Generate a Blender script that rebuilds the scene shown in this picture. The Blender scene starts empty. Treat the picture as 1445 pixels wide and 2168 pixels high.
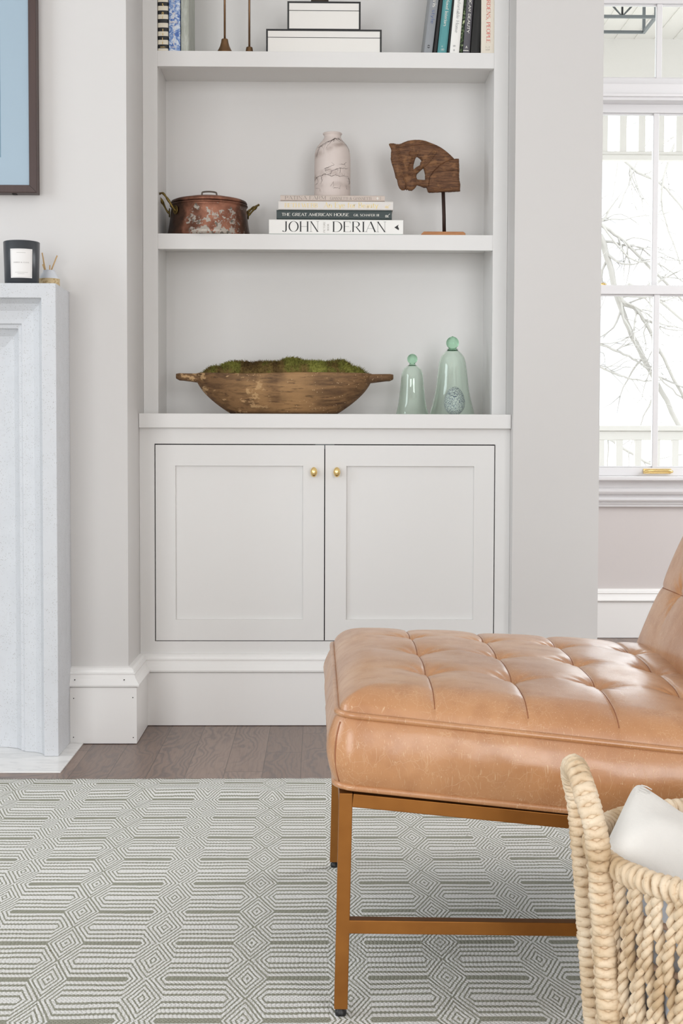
import bpy, bmesh, math, random
import numpy as np
from mathutils import Vector, Matrix, noise as mnoise
random.seed(7)
rng = np.random.default_rng(7)
PI = math.pi
S = bpy.context.scene
COL = S.collection

# ------------------------------------------------------------------ camera
F, PITCH, YAW, ROLL = 3021.265, .04485, .01648, .00276
CAM = np.array([.01763, -3.70215, .7045])
cy_, sy_ = math.cos(YAW), math.sin(YAW); cp_, sp_ = math.cos(PITCH), math.sin(PITCH)
FW = np.array([sy_*cp_, cy_*cp_, -sp_]); R0 = np.array([cy_, -sy_, 0]); U0 = np.cross(R0, FW)
RX = R0*math.cos(ROLL) + U0*math.sin(ROLL); UX = -R0*math.sin(ROLL) + U0*math.cos(ROLL)
cam = bpy.data.cameras.new('camera')
cam.sensor_fit = 'VERTICAL'; cam.sensor_height = 36; cam.lens = F/2168*36
cam.clip_start = .05; cam.clip_end = 200
camo = bpy.data.objects.new('camera', cam); COL.objects.link(camo)
m = Matrix.Identity(4)
for i in range(3):
    m[i][0] = RX[i]; m[i][1] = UX[i]; m[i][2] = -FW[i]; m[i][3] = CAM[i]
camo.matrix_world = m
S.camera = camo

def at(px, py, X=None, Y=None, Z=None):
    d = FW + RX*(px-722.5)/F - UX*(py-1084)/F
    if X is not None: t = (X-CAM[0])/d[0]
    elif Y is not None: t = (Y-CAM[1])/d[1]
    else: t = (Z-CAM[2])/d[2]
    return CAM + t*d

# ------------------------------------------------------------------ light and exposure
S.view_settings.view_transform = 'Standard'; S.view_settings.look = 'None'
S.view_settings.gamma = 1; S.view_settings.use_curve_mapping = False
S.view_settings.exposure = 0.16
w = bpy.data.worlds.new('overcast_sky'); S.world = w; w.use_nodes = True
bg = w.node_tree.nodes['Background']; bg.inputs[0].default_value = (.93, .96, 1, 1); bg.inputs[1].default_value = 3.6
S.cycles.max_bounces = 12; S.cycles.diffuse_bounces = 6; S.cycles.glossy_bounces = 5
S.cycles.transmission_bounces = 12; S.cycles.transparent_max_bounces = 12
S.cycles.use_denoising = True
S.cycles.sample_clamp_indirect = 6

def area(name, loc, target, sx, sy, power, col):
    l = bpy.data.lights.new(name, 'AREA'); l.shape = 'RECTANGLE'; l.size = sx; l.size_y = sy
    l.energy = power; l.color = col
    o = bpy.data.objects.new(name, l); COL.objects.link(o); o.location = loc
    o.rotation_euler = (Vector(target)-Vector(loc)).to_track_quat('-Z', 'Y').to_euler()
    return o
# tall windows of the room behind and beside the camera
area('window_light_left', (-3.3, -2.2, 1.45), (0, -1.5, .7), 1.8, 2.0, 52, (.85, .93, 1))
area('window_light_left_rear', (-1.7, -5.6, 1.15), (-.2, 0, .8), 1.6, 2.2, 60, (.96, .98, 1))
area('window_light_rear', (1.5, -5.6, 1.15), (.2, 0, .7), 1.6, 2.2, 62, (.98, .985, 1))
area('window_light_bay', (3.1, .35, 1.5), (.6, -.6, .5), 1.5, 1.9, 70, (.95, .975, 1))

# ------------------------------------------------------------------ node helpers
def srgb(r, g, b):
    f = lambda c: (c/255/12.92 if c/255 <= .04045 else ((c/255+.055)/1.055)**2.4)
    return (f(r), f(g), f(b), 1)
class NT:
    def __init__(s, name):
        s.m = bpy.data.materials.new(name); s.m.use_nodes = True
        s.t = s.m.node_tree; s.t.nodes.clear()
        s.out = s.t.nodes.new('ShaderNodeOutputMaterial')
        s.geo = None
    def n(s, typ, **kw):
        nd = s.t.nodes.new(typ)
        for k, v in kw.items(): setattr(nd, k, v)
        return nd
    def l(s, a, b): s.t.links.new(a, b)
    def setin(s, sock, v):
        if isinstance(v, bpy.types.NodeSocket): s.l(v, sock)
        elif v is not None: sock.default_value = v
    def pos(s):
        g = s.n('ShaderNodeTexCoord'); return g.outputs['Object']
    def wpos(s):
        g = s.n('ShaderNodeNewGeometry'); return g.outputs['Position']
    def map(s, vec, scale=(1, 1, 1), loc=(0, 0, 0), rot=(0, 0, 0)):
        mp = s.n('ShaderNodeMapping'); s.l(vec, mp.inputs[0])
        mp.inputs['Location'].default_value = loc; mp.inputs['Rotation'].default_value = rot; mp.inputs['Scale'].default_value = scale
        return mp.outputs[0]
    def noise(s, vec, scale, detail=3, rough=.5, out='Fac', dist=0):
        nd = s.n('ShaderNodeTexNoise'); s.l(vec, nd.inputs['Vector']); nd.inputs['Scale'].default_value = scale
        nd.inputs['Detail'].default_value = detail; nd.inputs['Roughness'].default_value = rough; nd.inputs['Distortion'].default_value = dist
        return nd.outputs[out]
    def vor(s, vec, scale, feature='F1', out='Distance', rnd=1):
        nd = s.n('ShaderNodeTexVoronoi', feature=feature); s.l(vec, nd.inputs['Vector']); nd.inputs['Scale'].default_value = scale
        nd.inputs['Randomness'].default_value = rnd
        return nd.outputs[out]
    def math(s, op, a, b=None, c=None, clamp=False):
        nd = s.n('ShaderNodeMath', operation=op, use_clamp=clamp)
        s.setin(nd.inputs[0], a); s.setin(nd.inputs[1], b)
        if c is not None: s.setin(nd.inputs[2], c)
        return nd.outputs[0]
    def vmath(s, op, a, b=None, scale=None):
        nd = s.n('ShaderNodeVectorMath', operation=op)
        s.setin(nd.inputs[0], a); s.setin(nd.inputs[1], b)
        if scale is not None: s.setin(nd.inputs['Scale'], scale)
        return nd.outputs[0]
    def sep(s, v):
        nd = s.n('ShaderNodeSeparateXYZ'); s.l(v, nd.inputs[0]); return nd.outputs
    def comb(s, x, y, z):
        nd = s.n('ShaderNodeCombineXYZ')
        for i, v in enumerate((x, y, z)): s.setin(nd.inputs[i], v)
        return nd.outputs[0]
    def ramp(s, fac, stops, interp='LINEAR'):
        nd = s.n('ShaderNodeValToRGB'); s.setin(nd.inputs[0], fac); cr = nd.color_ramp; cr.interpolation = interp
        while len(cr.elements) < len(stops): cr.elements.new(.5)
        for e, (p, c) in zip(cr.elements, stops):
            e.position = p; e.color = c if hasattr(c, '__len__') else (c, c, c, 1)
        return nd.outputs[0]
    def mix(s, fac, a, b, mode='MIX'):
        nd = s.n('ShaderNodeMix', data_type='RGBA', blend_type=mode)
        s.setin(nd.inputs[0], fac); s.setin(nd.inputs[6], a); s.setin(nd.inputs[7], b)
        return nd.outputs[2]
    def smooth(s, v, a, b):
        nd = s.n('ShaderNodeMapRange', interpolation_type='SMOOTHSTEP'); s.setin(nd.inputs[0], v)
        nd.inputs[1].default_value = a; nd.inputs[2].default_value = b
        return nd.outputs[0]
    def bump(s, h, strength=.5, dist=.001, normal=None):
        nd = s.n('ShaderNodeBump'); s.setin(nd.inputs['Height'], h); nd.inputs['Strength'].default_value = strength
        nd.inputs['Distance'].default_value = dist
        if normal is not None: s.l(normal, nd.inputs['Normal'])
        return nd.outputs[0]
    def bsdf(s, color, rough=.5, metal=0, normal=None, spec=None, sheen=0, coat=0, sss=0):
        b = s.n('ShaderNodeBsdfPrincipled')
        s.setin(b.inputs['Base Color'], color); s.setin(b.inputs['Roughness'], rough); s.setin(b.inputs['Metallic'], metal)
        if normal is not None: s.l(normal, b.inputs['Normal'])
        if spec is not None: b.inputs['Specular IOR Level'].default_value = spec
        if sheen: b.inputs['Sheen Weight'].default_value = sheen; b.inputs['Sheen Roughness'].default_value = .4
        if coat: b.inputs['Coat Weight'].default_value = coat; b.inputs['Coat Roughness'].default_value = .22
        if sss: b.inputs['Subsurface Weight'].default_value = sss; b.inputs['Subsurface Scale'].default_value = .01
        s.l(b.outputs[0], s.out.inputs[0]); return b

def flat_mat(name, rgb, rough=.5, metal=0, bscale=0, bstr=.1, var=0, spec=None):
    t = NT(name); p = t.pos(); c = srgb(*rgb)
    if var:
        d = tuple(x*(1-var) for x in c[:3])+(1,)
        c = t.mix(t.noise(p, 14, 4), c, d)
    nrm = t.bump(t.noise(p, bscale, 3), bstr, .0005) if bscale else None
    t.bsdf(c, rough, metal, nrm, spec); return t.m

def paint(name, rgb, rough=.42):
    t = NT(name); p = t.pos()
    nrm = t.bump(t.noise(p, 220, 2), .06, .0004)
    c = t.mix(t.noise(p, 1.3, 2), srgb(*rgb), srgb(*[x-2 for x in rgb]))
    t.bsdf(c, rough, 0, nrm, .35); return t.m

M = {}
M['wall'] = paint('wall_paint', (213, 211, 209), .6)
M['bay'] = paint('bay_wall_paint', (210, 204, 202), .6)
M['trim'] = paint('trim_paint', (240, 239, 237), .35)
M['cab'] = paint('cabinet_paint', (227, 226, 224), .38)
M['ceil'] = paint('ceiling_paint', (236, 236, 234), .7)
M['sash'] = paint('sash_paint', (226, 225, 226), .35)
M['black'] = flat_mat('soft_black', (24, 24, 25), .45)
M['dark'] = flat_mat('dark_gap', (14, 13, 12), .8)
M['brass'] = flat_mat('polished_brass', (246, 216, 150), .24, 1)
M['pages'] = flat_mat('book_pages', (226, 219, 204), .8, 0, 300, .2)

# ------------------------------------------------------------------ mesh helpers
class MB:
    def __init__(s): s.v = []; s.f = []; s.flat = set()
    def add(s, vs, fs, flat=False):
        b = len(s.v); s.v.extend([tuple(map(float, p)) for p in vs]); k = len(s.f)
        s.f.extend([tuple(i+b for i in f) for f in fs])
        if flat: s.flat.update(range(k, len(s.f)))
        return s
    def box(s, x0, x1, y0, y1, z0, z1):
        vs = [(x, y, z) for z in (z0, z1) for y in (y0, y1) for x in (x0, x1)]
        return s.add(vs, [(0, 2, 3, 1), (4, 5, 7, 6), (0, 1, 5, 4), (2, 6, 7, 3), (0, 4, 6, 2), (1, 3, 7, 5)], True)
    def tube(s, pts, r, n=8, closed=False, cap=True, up=(0, 0, 1)):
        pts = [Vector(p) for p in pts]; N = len(pts)
        rs = r if hasattr(r, '__len__') else [r]*N
        nor = None; vs = []
        for i, p in enumerate(pts):
            a = pts[(i-1) % N] if (closed or i > 0) else p; b = pts[(i+1) % N] if (closed or i < N-1) else p
            t = (b-a); t = t.normalized() if t.length > 1e-9 else Vector((0, 0, 1))
            if nor is None:
                u = Vector(up); nor = u - t*u.dot(t)
                if nor.length < 1e-3: u = Vector((1, 0, 0)); nor = u - t*u.dot(t)
            else: nor = nor - t*nor.dot(t)
            nor.normalize(); bi = t.cross(nor)
            for k in range(n):
                an = 2*PI*k/n; q = p + (nor*math.cos(an)+bi*math.sin(an))*rs[i]
                vs.append(q)
        fs = []
        for i in range(N if closed else N-1):
            j = (i+1) % N
            for k in range(n):
                fs.append((i*n+k, i*n+(k+1) % n, j*n+(k+1) % n, j*n+k))
        if cap and not closed:
            fs.append(tuple(reversed(range(n)))); fs.append(tuple((N-1)*n+k for k in range(n)))
        return s.add(vs, fs)
    def lathe(s, prof, c=(0, 0, 0), n=48, closed=False):
        vs = []; fs = []; N = len(prof)
        for r, z in prof:
            for k in range(n):
                a = 2*PI*k/n; vs.append((c[0]+r*math.cos(a), c[1]+r*math.sin(a), c[2]+z))
        for i in range(N if closed else N-1):
            j = (i+1) % N
            for k in range(n): fs.append((i*n+k, i*n+(k+1) % n, j*n+(k+1) % n, j*n+k))
        if not closed:
            if prof[0][0] > 1e-5: fs.append(tuple(reversed(range(n))))
            if prof[-1][0] > 1e-5: fs.append(tuple((N-1)*n+k for k in range(n)))
        return s.add(vs, fs)
    def prism(s, poly, axis, a0, a1, flat=True):
        """poly: 2D points; axis 0 -> (y,z) swept along x; axis 1 -> (x,z) along y; axis 2 -> (x,y) along z"""
        def mk(p, a): return {0: (a, p[0], p[1]), 1: (p[0], a, p[1]), 2: (p[0], p[1], a)}[axis]
        n = len(poly); vs = [mk(p, a0) for p in poly]+[mk(p, a1) for p in poly]
        fs = [(i, (i+1) % n, n+(i+1) % n, n+i) for i in range(n)]+[tuple(reversed(range(n))), tuple(range(n, 2*n))]
        return s.add(vs, fs, flat)
    def sphere(s, c, rx, ry=None, rz=None, nu=20, nv=12):
        ry = ry or rx; rz = rz or rx; vs = []; fs = []
        for i in range(nv+1):
            t = PI*i/nv
            for k in range(nu):
                a = 2*PI*k/nu; vs.append((c[0]+rx*math.sin(t)*math.cos(a), c[1]+ry*math.sin(t)*math.sin(a), c[2]+rz*math.cos(t)))
        for i in range(nv):
            for k in range(nu): fs.append((i*nu+k, (i+1)*nu+k, (i+1)*nu+(k+1) % nu, i*nu+(k+1) % nu))
        return s.add(vs, fs)
    def grid(s, P, wrap_u=False):
        nu, nv = len(P), len(P[0]); vs = [p for row in P for p in row]; fs = []
        for i in range(nu if wrap_u else nu-1):
            j = (i+1) % nu
            for k in range(nv-1): fs.append((i*nv+k, j*nv+k, j*nv+k+1, i*nv+k+1))
        return s.add(vs, fs)

def tag(o, label=None, cat=None, group=None, kind=None):
    if label: o['label'] = label
    if cat: o['category'] = cat
    if group: o['group'] = group
    if kind: o['kind'] = kind
    return o
BASE = {}
def thing(name, loc, label, cat, group=None):
    o = bpy.data.objects.new(name, None); COL.objects.link(o); o.location = loc; o.empty_display_size = .05
    BASE[o] = Vector(loc); return tag(o, label, cat, group)
def obj(name, mb, mat, parent=None, bevel=0, seg=2, base=None, weld=False, recalc=True):
    b = BASE[parent] if parent is not None else Vector(base or (0, 0, 0))
    me = bpy.data.meshes.new(name)
    me.from_pydata([(v[0]-b.x, v[1]-b.y, v[2]-b.z) for v in mb.v], [], mb.f)
    if recalc:
        bm = bmesh.new(); bm.from_mesh(me)
        if weld: bmesh.ops.remove_doubles(bm, verts=bm.verts, dist=1e-5)
        bmesh.ops.recalc_face_normals(bm, faces=bm.faces); bm.to_mesh(me); bm.free()
    sm = [i not in mb.flat for i in range(len(mb.f))]
    if weld and len(sm) != len(me.polygons): sm = [True]*len(me.polygons)
    me.polygons.foreach_set('use_smooth', sm)
    for mt in (mat if isinstance(mat, (list, tuple)) else [mat]): me.materials.append(mt)
    o = bpy.data.objects.new(name, me); COL.objects.link(o)
    if parent is not None: o.parent = parent; BASE[o] = b
    else: o.location = b; BASE[o] = b
    if bevel:
        md = o.modifiers.new('bevel', 'BEVEL'); md.width = bevel; md.segments = seg; md.limit_method = 'ANGLE'; md.angle_limit = math.radians(40)
    return o
def struct(name, mb, mat, **kw): return tag(obj(name, mb, mat, **kw), kind='structure')
def spl(pts, n=8):
    """Catmull-Rom through points"""
    P = [np.array(p, float) for p in pts]; P = [2*P[0]-P[1]]+P+[2*P[-1]-P[-2]]; out = []
    for i in range(1, len(P)-2):
        for k in range(n):
            t = k/n; a, b, c, d = P[i-1], P[i], P[i+1], P[i+2]
            out.append(.5*((2*b)+(-a+c)*t+(2*a-5*b+4*c-d)*t*t+(-a+3*b-3*c+d)*t**3))
    out.append(P[-2]); return out

# ------------------------------------------------------------------ lettering (drawn from strokes)
def arc(cx, cy, rx, ry, a0, a1, n=14):
    return [(cx+rx*math.cos(math.radians(a0+(a1-a0)*i/n)), cy+ry*math.sin(math.radians(a0+(a1-a0)*i/n))) for i in range(n+1)]
X = .66
GL = {
 'A': (.72, [[(.03, 0), (.36, 1), (.69, 0)], [(.15, .34), (.57, .34)]]),
 'B': (.62, [[(.1, 0), (.1, 1)], [(.1, 1)]+arc(.32, .76, .2, .24, 90, -90)+[(.1, .52)], [(.1, .52)]+arc(.34, .26, .23, .26, 90, -90)+[(.1, 0)]]),
 'C': (.7, [arc(.38, .5, .32, .5, 48, 312, 24)]),
 'D': (.74, [[(.1, 0), (.1, 1)], [(.1, 1)]+arc(.3, .5, .38, .5, 90, -90, 20)+[(.1, 0)]]),
 'E': (.6, [[(.1, 0), (.1, 1)], [(.1, 1), (.53, 1)], [(.1, .52), (.44, .52)], [(.1, 0), (.55, 0)]]),
 'F': (.56, [[(.1, 0), (.1, 1)], [(.1, 1), (.53, 1)], [(.1, .5), (.44, .5)]]),
 'G': (.74, [arc(.38, .5, .32, .5, 48, 330, 24), [(.62, .42), (.62, .1)], [(.46, .42), (.66, .42)]]),
 'H': (.74, [[(.1, 0), (.1, 1)], [(.64, 0), (.64, 1)], [(.1, .5), (.64, .5)]]),
 'I': (.26, [[(.13, 0), (.13, 1)]]),
 'J': (.44, [[(.3, 1), (.3, .2)]+arc(.16, .2, .14, .22, 0, -150, 10)]),
 'K': (.7, [[(.1, 0), (.1, 1)], [(.1, .38), (.6, 1)], [(.28, .6), (.66, 0)]]),
 'L': (.56, [[(.1, 0), (.1, 1)], [(.1, 0), (.53, 0)]]),
 'M': (.88, [[(.12, 0), (.12, 1)], [(.12, 1), (.44, .1)], [(.44, .1), (.76, 1)], [(.76, 1), (.76, 0)]]),
 'N': (.76, [[(.12, 0), (.12, 1)], [(.12, 1), (.64, 0)], [(.64, 0), (.64, 1)]]),
 'O': (.8, [arc(.4, .5, .34, .5, 0, 360, 30)]),
 'P': (.6, [[(.1, 0), (.1, 1)], [(.1, 1)]+arc(.32, .74, .23, .26, 90, -90)+[(.1, .48)]]),
 'R': (.68, [[(.1, 0), (.1, 1)], [(.1, 1)]+arc(.32, .75, .22, .25, 90, -90)+[(.1, .5)], [(.32, .5), (.62, 0)]]),
 'S': (.56, [arc(.28, .75, .2, .25, 40, 250, 14)+arc(.28, .27, .22, .27, 75, -145, 16)]),
 'T': (.64, [[(.32, 0), (.32, 1)], [(.04, 1), (.6, 1)]]),
 'U': (.72, [[(.1, 1), (.1, .3)]+arc(.36, .3, .26, .3, 180, 360, 16)+[(.62, 1)]]),
 'V': (.7, [[(.03, 1), (.35, 0), (.67, 1)]]),
 'W': (.96, [[(.03, 1), (.27, 0), (.48, .9), (.69, 0), (.93, 1)]]),
 'Y': (.68, [[(.03, 1), (.34, .46), (.65, 1)], [(.34, .46), (.34, 0)]]),
 'a': (.5, [arc(.22, .18, .15, .18, 0, 360, 18), [(.4, 0), (.4, .44)]+arc(.24, .44, .16, .18, 0, 150, 8)]),
 'b': (.54, [[(.1, 0), (.1, 1)], arc(.28, .31, .19, .31, 0, 360, 20)]),
 'c': (.46, [arc(.26, .31, .19, .31, 50, 310, 16)]),
 'e': (.5, [[(.08, .34), (.44, .34)]+arc(.26, .31, .19, .31, 6, 315, 18)]),
 'f': (.34, [[(.14, 0), (.14, .75)]+arc(.26, .75, .12, .22, 180, 50, 8), [(.02, .6), (.3, .6)]]),
 'i': (.24, [[(.12, 0), (.12, .62)], arc(.12, .84, .03, .04, 0, 360, 8)]),
 'l': (.24, [[(.12, 0), (.12, 1)]]),
 'm': (.84, [[(.1, 0), (.1, .62)], [(.1, .4)]+arc(.26, .4, .15, .22, 170, 0, 8)+[(.41, 0)], [(.41, .4)]+arc(.57, .4, .15, .22, 170, 0, 8)+[(.72, 0)]]),
 'n': (.56, [[(.1, 0), (.1, .62)], [(.1, .4)]+arc(.27, .4, .16, .22, 170, 0, 8)+[(.43, 0)]]),
 'o': (.54, [arc(.27, .31, .2, .31, 0, 360, 20)]),
 'r': (.38, [[(.1, 0), (.1, .62)], [(.1, .38)]+arc(.25, .4, .14, .21, 170, 40, 8)]),
 's': (.42, [arc(.21, .46, .14, .16, 40, 250, 10)+arc(.21, .16, .15, .16, 75, -145, 12)]),
 't': (.34, [[(.14, .85), (.14, .12)]+arc(.25, .12, .1, .12, 180, 300, 8), [(.02, .6), (.3, .6)]]),
 'u': (.56, [[(.1, .62), (.1, .2)]+arc(.26, .2, .16, .2, 180, 350, 8), [(.44, .62), (.44, 0)]]),
 'v': (.48, [[(.03, .62), (.24, 0), (.45, .62)]]),
 'y': (.48, [[(.03, .62), (.24, .02)], [(.45, .62), (.18, -.26), (.06, -.28)]]),
 '&': (.76, [[(.68, 0), (.2, .68)]+arc(.32, .8, .15, .2, 200, -30, 12)+[(.2, .45)]+arc(.26, .24, .2, .25, 130, 330, 12)+[(.66, .5)]]),
 ',': (.24, [[(.13, .06), (.08, -.16)]]),
 '+': (.5, [[(.25, .25), (.25, .75)], [(.05, .5), (.45, .5)]]),
 ' ': (.34, []),
}
def letters(mb, txt, o, right, up, nrm, h, thick=.13, thin=.035, serif=True, width=None, track=.04, small=None, sx=1.0):
    """ribbon letters; o = left end of baseline"""
    o, right, up, nrm = map(Vector, (o, right, up, nrm))
    adv = []
    for ch in txt:
        g = GL.get(ch, GL[' ']); adv.append((g[0]+track))
    tot = sum(adv)*sx
    k = (width/(tot*h)) if width else 1.0
    x = 0
    for ch, ad in zip(txt, adv):
        for st in GL.get(ch, GL[' '])[1]:
            pts = [Vector(((x+p[0])*sx*k, p[1])) for p in st]
            n = len(pts); closed = n > 6 and (pts[0]-pts[-1]).length < 1e-4
            L = []; Rr = []
            for i, p in enumerate(pts):
                if closed:
                    a = pts[(i-1) % (n-1)]; b = pts[(i+1) % (n-1)] if i < n-1 else pts[1]
                else: a = pts[max(i-1, 0)]; b = pts[min(i+1, n-1)]
                t = (b-a)
                if t.length < 1e-7: t = Vector((0, 1))
                t.normalize()
                wd = thin+(thick-thin)*abs(t.y)**1.5
                if ch in 'AVWYvyNM' and n >= 2 and t.y > .2 and t.x > 0.05: wd = thin*1.15
                if ch in 'NM' and abs(t.x) < .01: wd = thin*1.2 if ch == 'N' or p.x < (x+.4)*sx*k else thick
                q = Vector((-t.y, t.x))*wd/2
                L.append(p+q); Rr.append(p-q)
            if len(pts) == 3 and not closed and ch in 'AVWYv' or ch == 'W':
                # sharp corner strokes split into straight bars
                L = []; Rr = []
                for i in range(n-1):
                    t = (pts[i+1]-pts[i]).normalized(); down = t.y*t.x < 0
                    wd = thick if down else thin*1.2
                    q = Vector((-t.y, t.x))*wd/2
                    quad = [pts[i]+q, pts[i]-q, pts[i+1]-q, pts[i+1]+q]
                    mb.add([o+right*(v.x*h)+up*(v.y*h)+nrm*.00025 for v in quad], [(0, 1, 2, 3)], True)
            else:
                vs = [o+right*(v.x*h)+up*(v.y*h)+nrm*.00025 for v in L+Rr]
                mb.add(vs, [(i, i+1, n+i+1, n+i) for i in range(n-1)], True)
            if serif:
                for e, q in ((pts[0], pts[1] if n > 1 else pts[0]), (pts[-1], pts[-2])):
                    d = e-q
                    if closed: continue
                    ylev = [0, 1.0, .62]
                    if min(abs(e.y-yy) for yy in ylev) < .02 and abs(d.y) > abs(d.x)*.8:
                        hw = thick*.5+.06; sg = thin
                        yy = e.y+(sg/2 if e.y < .5 else -sg/2)
                        quad = [Vector((e.x-hw, yy-sg/2)), Vector((e.x+hw, yy-sg/2)), Vector((e.x+hw, yy+sg/2)), Vector((e.x-hw, yy+sg/2))]
                        mb.add([o+right*(v.x*h)+up*(v.y*h)+nrm*.00028 for v in quad], [(0, 1, 2, 3)], True)
                    elif abs(d.x) > abs(d.y)*2 and ch in 'EFTL':
                        yy = e.y; sgn = 1 if yy < .4 else -1
                        if ch == 'E' and .3 < yy < .7: continue
                        quad = [Vector((e.x-thin/2, yy)), Vector((e.x+thin/2, yy)), Vector((e.x+thin/2, yy+sgn*.2)), Vector((e.x-thin/2-.04, yy+sgn*.02))]
                        mb.add([o+right*(v.x*h)+up*(v.y*h)+nrm*.00028 for v in quad], [(0, 1, 2, 3)], True)
        x += ad
    return tot*h*k

# ================================================================== ROOM
XsL, XsR, XaL, XaR = -.395, .467, -.4334, .5046
ZAt, ZAu, ZAs, Z2t, Z2u, Z2s = 1.7177, 1.6782, 1.6926, 1.254, 1.2144, 1.2346
Zc, Zcu, Yb, Yc, Yl, Ych, Yp, Xp, Yw = .79, .7539, .2057, -.1061, -.0876, -.31, -.136, .7212, 1.587
H = 2.75

# floor: stained oak boards, a border course mitred round the hearth
t = NT('stained_oak_floor'); p = t.wpos(); s3 = t.sep(p)
inb = t.math('MULTIPLY', t.math('LESS_THAN', s3[1], -.6358), t.math('LESS_THAN', t.math('ADD', s3[0], t.math('MULTIPLY', s3[1], -1)), .0985+.0))
u = t.mix(inb, t.comb(s3[0], s3[1], 0), t.comb(s3[1], s3[0], 0)); us = t.sep(u)
PW = .0826
ci = t.math('FLOOR', t.math('DIVIDE', t.math('ADD', us[0], 8.031), PW)); fx = t.math('FRACT', t.math('DIVIDE', t.math('ADD', us[0], 8.031), PW))
wn = t.n('ShaderNodeTexWhiteNoise', noise_dimensions='1D'); t.l(ci, wn.inputs['W'])
yy = t.math('ADD', t.math('DIVIDE', us[1], .95), t.math('MULTIPLY', wn.outputs['Value'], 7.3))
cj = t.math('FLOOR', yy); fy = t.math('FRACT', yy)
wn2 = t.n('ShaderNodeTexWhiteNoise', noise_dimensions='2D'); t.l(t.comb(ci, cj, 0), wn2.inputs['Vector'])
rv = wn2.outputs['Value']
gp = t.comb(t.math('ADD', us[0], t.math('MULTIPLY', rv, 31)), t.math('MULTIPLY', us[1], .13), t.math('MULTIPLY', rv, 9))
wob = t.noise(t.comb(t.math('MULTIPLY', us[0], 9), t.math('MULTIPLY', us[1], 3.2), t.math('MULTIPLY', rv, 23)), 1, 3, .5)
wob2 = t.noise(t.comb(t.math('MULTIPLY', us[0], 60), t.math('MULTIPLY', us[1], 9), t.math('MULTIPLY', rv, 5)), 1, 2, .5)
rings = t.math('SINE', t.math('ADD', t.math('ADD', t.math('MULTIPLY', wob, 80), t.math('MULTIPLY', wob2, 4)), t.math('MULTIPLY', us[0], 330)))
rings = t.math('POWER', t.math('ADD', t.math('MULTIPLY', rings, .5), .5), 2)
rings = t.math('MULTIPLY', rings, t.smooth(t.noise(t.comb(t.math('MULTIPLY', us[0], 14), t.math('MULTIPLY', us[1], 2.5), rv), 1, 2), .3, .6))
fine = t.noise(t.comb(t.math('MULTIPLY', us[0], 420), t.math('MULTIPLY', us[1], 12), rv), 1, 3, .6)
base = t.mix(rv, srgb(140, 118, 106), srgb(120, 99, 88))
c = t.mix(t.math('MULTIPLY', rings, .7), base, srgb(88, 78, 76))
c = t.mix(t.math('MULTIPLY', t.smooth(fine, .5, .75), .4), c, srgb(98, 82, 74))
seam = t.math('MAXIMUM', t.math('GREATER_THAN', t.math('ABSOLUTE', t.math('SUBTRACT', fx, .5)), .49), t.math('GREATER_THAN', t.math('ABSOLUTE', t.math('SUBTRACT', fy, .5)), .4985))
c = t.mix(t.math('MULTIPLY', seam, .75), c, srgb(58, 48, 42))
nrm = t.bump(t.math('SUBTRACT', t.math('MULTIPLY', fine, .3), seam), .25, .0006)
t.bsdf(c, t.math('ADD', .3, t.math('MULTIPLY', fine, .12)), 0, nrm); M['floor'] = t.m
struct('floor', MB().box(-3.4, 3.3, -6.3, Yw+.1, -.05, 0), M['floor'])
struct('ceiling', MB().box(-3.4, 3.3, -6.3, Yw+.1, H, H+.05), M['ceil'])
struct('wall_left', MB().box(-3.45, -3.4, -6.3, Yw, 0, H), M['wall'])
struct('wall_rear', MB().box(-3.4, 3.3, -6.35, -6.3, 0, H), M['wall'])
struct('wall_right', MB().box(3.3, 3.35, -6.3, Yw, 0, H), M['wall'])
# chimney breast with firebox opening
cb = MB(); FX0, FX1, FZ = -1.77, -.77, .85
cb.box(-3.4, FX0, Ych, .3, 0, H).box(FX1, XaL, Ych, .3, 0, H).box(FX0, FX1, Ych, .3, FZ, H).box(FX0, FX1, .12, .3, 0, FZ)
struct('wall_chimney', cb, M['wall'])
struct('wall_back', MB().box(XaL, XaR, Yb+.02, Yb+.08, 0, H), M['wall'])
struct('wall_pier', MB().box(XaR, Xp, Yp, Yw, 0, H), M['wall'])

# window wall
WX0, WX1, WZ0, WZ1 = .88, 1.668, .585, 2.42
ww = MB().box(Xp, WX0, Yw, Yw+.14, 0, H).box(WX1, 3.3, Yw, Yw+.14, 0, H).box(WX0, WX1, Yw, Yw+.14, 0, WZ0).box(WX0, WX1, Yw, Yw+.14, WZ1, H)
struct('wall_window', ww, M['bay'])
BBP = [(0, .0016), (.022, .0016), (.022, .1345), (.0175, .1365), (.0175, .1375), (.028, .1385), (.0285, .1425), (.026, .1465), (.0195, .156), (.0165, .1635), (.0165, .1655), (.0185, .1672), (.0185, .1688), (.0145, .1705), (.0135, .176), (.009, .1805), (0, .1827)]
def sweep(prof, path, side=1, mb=None):
    """profile (offset, z) swept along a floor-plan path with mitred corners"""
    mb = mb or MB(); P = [Vector(q) for q in path]; n = len(P); vs = []
    for i, q in enumerate(P):
        d1 = (P[i]-P[i-1]).normalized() if i > 0 else (P[1]-P[0]).normalized()
        d2 = (P[i+1]-P[i]).normalized() if i < n-1 else d1
        n1 = Vector((d1.y, -d1.x))*side; n2 = Vector((d2.y, -d2.x))*side
        mm = (n1+n2)/(1+n1.dot(n2))
        for o, z in prof: vs.append((q.x+mm.x*o, q.y+mm.y*o, z))
    k = len(prof); fs = []
    for i in range(n-1):
        for j in range(k): fs.append((i*k+j, i*k+(j+1) % k, (i+1)*k+(j+1) % k, (i+1)*k+j))
    fs += [tuple(range(k)), tuple((n-1)*k+j for j in reversed(range(k)))]
    return mb.add(vs, fs, True)
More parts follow.
